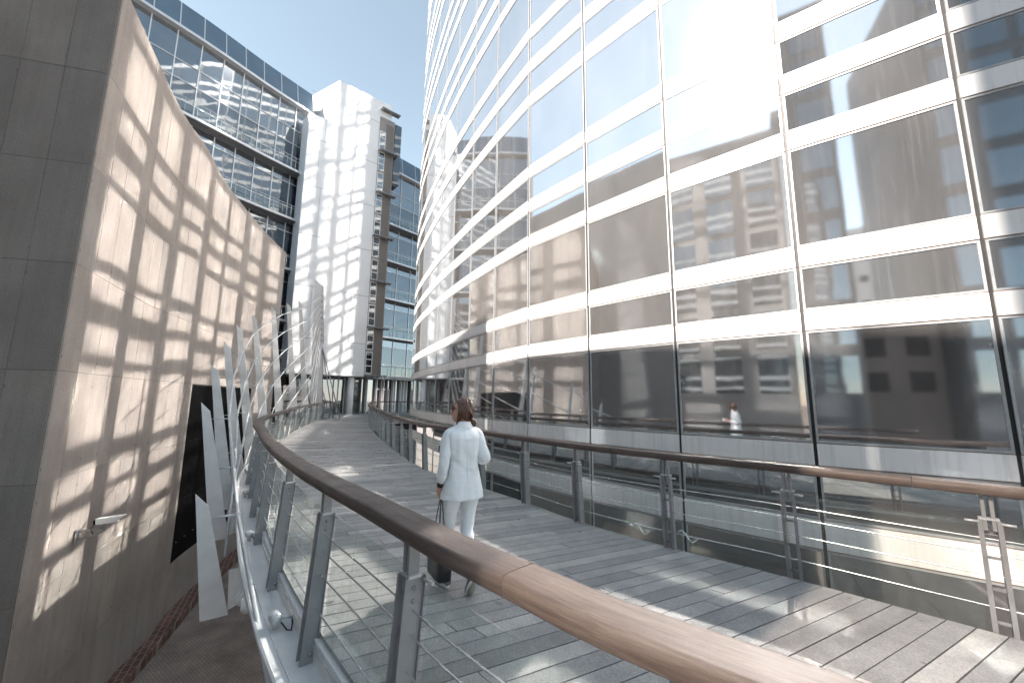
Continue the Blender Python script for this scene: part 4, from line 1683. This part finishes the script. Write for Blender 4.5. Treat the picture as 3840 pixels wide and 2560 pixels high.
limb(body, [(.025, .186, 1.205), (.0, .195, 1.228), (-.032, .22, 1.236)], [.012, .010, .008], 8)
# ears
for s in (-1, 1):
    e = []
    for (zz_, r_) in ((-.028, .006), (-.015, .010), (.005, .014), (.022, .012), (.03, .006)):
        e.append([HM @ p for p in ering((s * .071, -.005 - .1 * zz_, zz_), .008, r_, 10)])
    body.loft(e)
bo = wbuild(body, 'body', M['skin'])
rm_ = bo.modifiers.new('join', 'REMESH')
rm_.mode = 'VOXEL'
rm_.voxel_size = .0042
rm_.use_smooth_shade = True
sm2 = bo.modifiers.new('smooth', 'SMOOTH')
sm2.factor = .4
sm2.iterations = 2
# lips
lp = MB()
lr_ = []
for x, w_2, h_ in ((-.020, .001, .001), (-.012, .004, .005), (0, .006, .0075), (.012, .004, .005), (.020, .001, .001)):
    yb = head_pt(math.atan2(x / .06, .9), math.asin(-.060 / .118)).y
    lr_.append([HM @ Vector((x, yb - .002 + w_2 * math.cos(a), -.060 + h_ * math.sin(a))) for a in [2 * PI * k / 8 for k in range(8)]])
lp.loft(lr_)
wbuild(lp, 'lips', M['lips'])

# hair: a shell over skull and nape, loose locks, low bun
hair = MB()


def hair_keep(p):
    face = p.y - .30 * p.z > .022 and p.z < .072 + .10 * abs(p.x)
    return not face and p.z > -.118 and not (p.z < -.075 and p.y > -.02)


def hair_shell(grow, off, amp, seed):
    vs, fs = [], []
    nu, nv = 72, 56
    o = Vector(off)
    for j in range(nv + 1):
        v = -PI / 2 + PI * j / nv
        for i in range(nu):
            p = head_pt(2 * PI * i / nu, v, grow)
            if p.z < -.03 and p.y < 0:
                p.y -= .022 * min(1, (-.03 - p.z) / .05)
            d_ = p.normalized()
            # strands run from the crown down and back
            u_ = math.atan2(p.x, -p.y + .02)
            p = p + d_ * amp * noise.noise(Vector((u_ * 9 + seed, p.z * 5, seed)))
            vs.append(p + o)
    for j in range(nv):
        for i in range(nu):
            i2 = (i + 1) % nu
            q = (j * nu + i, j * nu + i2, (j + 1) * nu + i2, (j + 1) * nu + i)
            if all(hair_keep(vs[k]) for k in q):
                fs.append(q[::-1])
    hair.add([HM @ p for p in vs], fs, 0, smooth=True)


hair_shell(1.13, (0, -.006, .004), .007, 1.0)
hair_shell(1.09, (0, -.005, .002), .004, 5.0)
rh = random.Random(2)
for s in (-1, 1):
    for k in range(30):     # locks from the parting over temple and ear, the front ones fall loose to the collar
        f = k / 29
        front = f < .4
        top = Vector((s * (.030 + .02 * rh.random()), .062 - .10 * f, .100 - .015 * rh.random()))
        mid = Vector((s * (.082 + .005 * rh.random()), .034 - .085 * f, .015))
        lowp = Vector((s * (.079 - .006 * rh.random()), .028 - .085 * f + .006 * rh.uniform(-1, 1), -.055))
        tip = Vector((s * (.066 + .010 * rh.uniform(-1, 1)), .030 - .06 * f + .012 * rh.uniform(-1, 1), -.135 - .045 * rh.random())) if front else Vector((s * (.035 + .02 * rh.random()), -.085, -.085))
        P = cr([HM @ top, HM @ mid, HM @ lowp, HM @ tip], .012)
        n_h = len(P)
        hair.tube(P, [(.0085 * (1 - .8 * (q / (n_h - 1)) ** 2), .0045 * (1 - .7 * (q / (n_h - 1)) ** 2)) for q in range(n_h)], 6)
for k in range(26):     # locks drawn back to the bun
    a = PI * (k / 25 - .5)
    st_ = Vector((math.sin(a) * .080, -.02 - .06 * math.cos(a) * .4, .045 + .07 * math.cos(a)))
    md_ = Vector((math.sin(a) * .068, -.098, -.01))
    P = cr([HM @ st_, HM @ md_, HM @ Vector((math.sin(a) * .02, -.088, -.075))], .012)
    hair.tube(P, [.0075 * (1 - .35 * q / (len(P) - 1)) for q in range(len(P))], 6)
for k in range(70):
    an = rh.random() * 2 * PI
    pts = []
    ax1 = Vector((rh.uniform(-1, 1), rh.uniform(-1, 1), rh.uniform(-1, 1))).normalized()
    ax2 = ax1.cross(Vector((rh.uniform(-1, 1), rh.uniform(-1, 1), rh.uniform(-1, 1)))).normalized()
    r_ = rh.uniform(.020, .040)
    c_ = HM @ Vector((.006, -.112, -.090))
    for q in range(8):
        u = an + q * .45
        pts.append(c_ + ax1 * r_ * math.cos(u) + ax2 * r_ * .9 * math.sin(u))
    hair.tube(pts, [.002, .006, .007, .007, .007, .006, .005, .001], 6)
for k in range(34):     # flyaway strands
    a = rh.uniform(-1.6, 1.6)
    st_ = Vector((math.sin(a) * .06, -.02 + rh.uniform(-.05, .03), .105))
    P = [HM @ st_, HM @ (st_ + Vector((rh.uniform(-.02, .02), rh.uniform(-.03, .01), .020))), HM @ (st_ + Vector((rh.uniform(-.05, .05), rh.uniform(-.06, .01), .014)))]
    hair.tube(cr(P, .01), .0006, 4)
wbuild(hair, 'hair', M['hair'])

# sunglasses
gl = MB()
for s in (-1, 1):
    rg_ = []
    for dd in (-.003, .003):
        rg_.append([HM @ (Vector((s * .033, .094 + dd - .12 * abs(math.cos(a) * .027 + s * .033 * s) ** 1.3 * .55, .012)) + Vector((math.cos(a) * .027, 0, math.sin(a) * .022 * (1.1 if math.sin(a) > 0 else 1)))) for a in [2 * PI * k / 18 for k in range(18)]])
    gl.loft(rg_)
    gl.tube([HM @ Vector((s * .060, .085, .022)), HM @ Vector((s * .077, .045, .022)), HM @ Vector((s * .080, -.01, .018))], .0035, 6)
gl.tube([HM @ Vector((-.012, .096, .018)), HM @ Vector((0, .101, .020)), HM @ Vector((.012, .096, .018))], .003, 6)
wbuild(gl, 'sunglasses', M['lens'])

# jacket
jk = MB()
prof = [(.795, .190, .140, .0), (.80, .197, .147, -.002), (.86, .188, .140, -.002), (.95, .168, .130, -.004), (1.04, .145, .117, -.002), (1.10, .138, .114, 0), (1.18, .143, .117, 0), (1.27, .152, .120, 0),
        (1.335, .160, .113, -.002), (1.372, .162, .098, .002), (1.402, .146, .082, .006), (1.424, .106, .072, .010), (1.440, .078, .066, .014), (1.462, .067, .064, .018), (1.466, .060, .058, .018)]
rings = []
for i, (z, rx, ry, oy) in enumerate(prof):
    fo = .012 if z < 1.3 else .004
    row = ering((-.008, oy, z), rx, ry, 60, pw=2.3, fold=fo * .6, ph=z * 7)
    rings.append(row)
dense = []
for i in range(len(rings) - 1):
    m_ = max(1, round((prof[i + 1][0] - prof[i][0]) / .012))
    for q in range(m_):
        f = q / m_
        dense.append([a.lerp(b, f) for a, b in zip(rings[i], rings[i + 1])])
dense.append(rings[-1])
rings = []
for row in dense:
    c = sum(row, Vector()) / len(row)
    new = []
    for p in row:
        d_ = (p - c).normalized()
        amp = 1.0 if p.z < 1.36 else max(0, (1.43 - p.z) / .07)
        # long drapes falling from the shoulders, small creases at the waist
        dr = noise.noise(Vector((p.x * 16, p.y * 16, p.z * 3.2))) * .014 + noise.noise(Vector((p.x * 7, p.y * 7, p.z * 16 + p.x * 14))) * .010 * math.exp(-((p.z - 1.08) / .12) ** 2)
        new.append(p + d_ * dr * amp)
    rings.append(new)
jk.loft(rings, cap=False)
# inner side at the hem
jk.loft([ering((-.008, 0, .796), .190, .140, 60, pw=2.3), ering((-.008, 0, .80), .16, .11, 60), ering((-.008, 0, 1.0), .11, .09, 60)], cap=False)
# collar
jk.loft([ering((-.008, .012, 1.425), .108, .080, 32), ering((-.008, .014, 1.455), .082, .074, 32), ering((-.008, .018, 1.485), .071, .070, 32), ering((-.008, .018, 1.488), .064, .064, 32), ering((-.008, .018, 1.45), .058, .058, 32)], cap=False)


def sleeve(pts, rs, seed):
    P = cr(pts, .018)
    n_s = len(P)
    rg = []
    ref = Vector((0, 1, 0))
    for i, p in enumerate(P):
        t = (P[min(i + 1, n_s - 1)] - P[max(i - 1, 0)]).normalized()
        a = (ref - t * ref.dot(t)).normalized()
        b = t.cross(a)
        f = i / (n_s - 1) * (len(rs) - 1)
        j = min(int(f), len(rs) - 2)
        r = rs[j] + (rs[j + 1] - rs[j]) * (f - j)
        row = []
        for k in range(22):
            an = 2 * PI * k / 22
            d_ = a * math.cos(an) + b * math.sin(an)
            u_ = i / (n_s - 1)
            fold_ = math.exp(-((u_ - .55) / .16) ** 2) + 1.2 * math.exp(-((u_ - .93) / .1) ** 2) + .25
            nz = noise.noise((p + d_ * .05) * 9 + Vector((seed, 0, i * .12))) * .006 + fold_ * noise.noise(Vector((d_.x * 1.3 + seed, d_.y * 1.3, i * .55 + d_.x))) * .012
            row.append(p + d_ * (r + nz))
        rg.append(row)
    # turn the cuff inwards
    c = P[-1]
    rg.append([c + (q - c) * .80 for q in rg[-1]])
    c2 = P[-3]
    rg.append([c2 + (q - c) * .75 for q in rg[-2]])
    jk.loft(rg, cap=False)


sleeve([(-.095, .012, 1.380), (-.140, .018, 1.360), (-.172, .008, 1.25), (-.196, -.012, 1.125), (-.200, .020, 1.01), (-.202, .043, .945)], [.056, .063, .060, .057, .054, .050, .050, .047, .052, .040], 1.0)
sleeve([(.080, .0, 1.380), (.125, -.003, 1.360), (.156, -.035, 1.25), (.184, -.076, 1.130), (.145, .02, 1.150), (.085, .125, 1.165)], [.056, .063, .060, .057, .056, .054, .050, .047, .046, .040], 4.0)
wbuild(jk, 'jacket', M['fabric'], sub=1)
# centre back seam and rear vent of the jacket
se = MB()
pts = [Vector((-.008, -.1485, .80)), Vector((-.008, -.1405, .86)), Vector((-.008, -.132, .95)), Vector((-.008, -.1185, 1.04)), Vector((-.008, -.1135, 1.10)), Vector((-.008, -.1165, 1.18)), Vector((-.008, -.1195, 1.27)), Vector((-.008, -.114, 1.335))]
se.tube(cr(pts, .03), .0022, 5)
wbuild(se, 'back_seam', M['fabric'])

# trousers
tro = MB()


def trouser(pts, rs, seed):
    P = cr(pts, .02)
    n_s = len(P)
    rg = []
    ref = Vector((1, 0, 0))
    for i, p in enumerate(P):
        t = (P[min(i + 1, n_s - 1)] - P[max(i - 1, 0)]).normalized()
        a = (ref - t * ref.dot(t)).normalized()
        b = t.cross(a)
        f = i / (n_s - 1) * (len(rs) - 1)
        j = min(int(f), len(rs) - 2)
        r = rs[j] + (rs[j + 1] - rs[j]) * (f - j)
        row = []
        for k in range(22):
            an = 2 * PI * k / 22
            d_ = a * math.cos(an) + b * math.sin(an)
            kn = math.exp(-((i / (n_s - 1) - .55) / .12) ** 2) + .7 * math.exp(-((i / (n_s - 1) - .05) / .08) ** 2) + .3
            nz = noise.noise(Vector((d_.x * 1.2 + seed, d_.y * 1.2, i * .45 + d_.x * .8))) * .010 * kn
            row.append(p + d_ * (r + nz))
        rg.append(row)
    c = P[-1]
    rg.append([c + (q - c) * .8 for q in rg[-1]])
    tro.loft(rg)


trouser([(-.088, .0, .92), (-.095, .015, .82), (-.095, .12, .50), (-.090, .155, .16)], [.090, .088, .081, .073, .066, .061, .057, .053, .050, .048], 2.0)
trouser([(.075, .0, .92), (.076, .005, .82), (.062, .03, .49), (.041, -.185, .235)], [.090, .088, .081, .073, .066, .061, .057, .053, .050, .048], 6.0)
wbuild(tro, 'trousers', M['fabric'], sub=1)


def shoe(mat4, name='shoe'):
    up_, so = MB(), MB()
    st_ = [(-.085, .018, .035, .075), (-.078, .030, .040, .085), (-.04, .036, .05, .09), (.0, .036, .05, .085), (.05, .040, .042, .066), (.10, .045, .034, .050), (.14, .040, .028, .042), (.165, .024, .022, .034), (.172, .008, .02, .03)]
    rg = []
    for (y, wx, hz, top) in st_:
        rg.append([mat4 @ Vector((wx * math.cos(a), y, .018 + (top - .018) * .5 + (top - .018) * .5 * math.sin(a))) for a in [2 * PI * k / 18 for k in range(18)]])
    up_.loft(rg)
    o = wbuild(up_, name, M['suede'])
    out = []
    n_q = 28
    for z, gr in ((0, .97), (.003, 1.0), (.024, 1.02), (.028, .97)):
        row = []
        for k in range(n_q):
            a = 2 * PI * k / n_q
            y = .043 + .132 * math.sin(a)
            wx = (.038 + .010 * math.sin(a)) * (1 - .0 * abs(math.sin(a)))
            row.append(mat4 @ Vector((wx * math.copysign(abs(math.cos(a)) ** .8, math.cos(a)) * gr, .043 + (y - .043) * gr, z)))
        out.append(row)
    so.loft(out)
    # tread under the sole, a shade darker
    row = [[mat4 @ Vector(((.032 + .009 * math.sin(a)) * math.cos(a), .043 + .120 * math.sin(a), z)) for a in [2 * PI * k / 24 for k in range(24)]] for z in (-.0015, .001)]
    so.loft(row, mi=1)
    wbuild(so, 'sole', [M['sole'], M['soletan']], parent=o)
    return o


shoe(Matrix.Translation((-.090, .165, .002)) @ Matrix.Rotation(R(6), 4, 'Z'))
# trailing foot: toe on the planks, heel lifted
ang = R(-52)
shoe(Matrix.Translation((.034, -.13, .012)) @ Matrix.Rotation(R(-6), 4, 'Z') @ Matrix.Rotation(ang, 4, 'X') @ Matrix.Translation((0, -.13, 0)))
# watch
wa = MB()
wv = (Vector(JL['wr']) - Vector(JL['el'])).normalized()
wc = Vector((-.200, .050, .918))
wa.tube([wc - wv * .016, wc + wv * .016], .0315, 16)
wa.box(wc + Vector((-.031, -.008, 0)), Vector((.004, 0, 0)), Vector((0, .017, 0)), wv * .019)
wbuild(wa, 'wristwatch', M['lens'])
WQ = lambda p: WM @ Vector(p)
# phone in the right hand
ph = thing('mobile_phone', 'white mobile phone in the woman\'s right hand', 'phone', WQ((-.05, .255, 1.205)))
pb = MB()
a_, b_, c_ = WROT.to_3x3() @ Vector((-.80, .60, .02)), WROT.to_3x3() @ Vector((.1, .1, .98)), WROT.to_3x3() @ Vector((.60, .80, -.1))
b_ = (b_ - a_ * b_.dot(a_)).normalized()
c_ = a_.cross(b_)
pb.box(WQ((-.085, .262, 1.205)), a_.normalized() * .075, b_ * .036, c_ * .004)
pb.build('case', M['phone'], ph, bevel=.003)
pb = MB()
pb.box(WQ((-.085, .262, 1.205)) - c_ * .0045, a_.normalized() * .069, b_ * .032, c_ * .0008)
pb.build('screen', M['lens'], ph)
# bag
bag = thing('tote_bag', 'black leather tote bag hanging from the woman\'s left hand', 'bag', WQ((-.20, .03, .17)))
bb_ = MB()
rings = []
for (z, l_, w_2, o_) in ((.150, .150, .055, 0), (.155, .170, .066, 0), (.28, .172, .070, 0), (.40, .168, .058, 0), (.47, .160, .035, 0), (.475, .150, .026, 0), (.44, .14, .02, 0)):
    rings.append([WQ(p) for p in ering((-.195, .035, z), w_2, l_, 36, pw=5)])
bb_.loft(rings)
bb_.build('bag_body', M['leather'], bag)
for s in (-1, 1):
    hb = MB()
    x = -.195 + s * .030
    P = cr([WQ((x, -.055, .46)), WQ((-.190 + s * .016, .02, .62)), WQ((-.181 + s * .006, .068, .772)), WQ((-.181 + s * .006, .082, .780)), WQ((-.181 + s * .006, .094, .770)), WQ((-.190 + s * .016, .115, .62)), WQ((x, .125, .46))], .02)
    hb.tube(P, [(.011, .003)] * len(P), 8, up=(WROT.to_3x3() @ Vector((0, 1, 0))))
    hb.build('handle', M['leather'], bag)
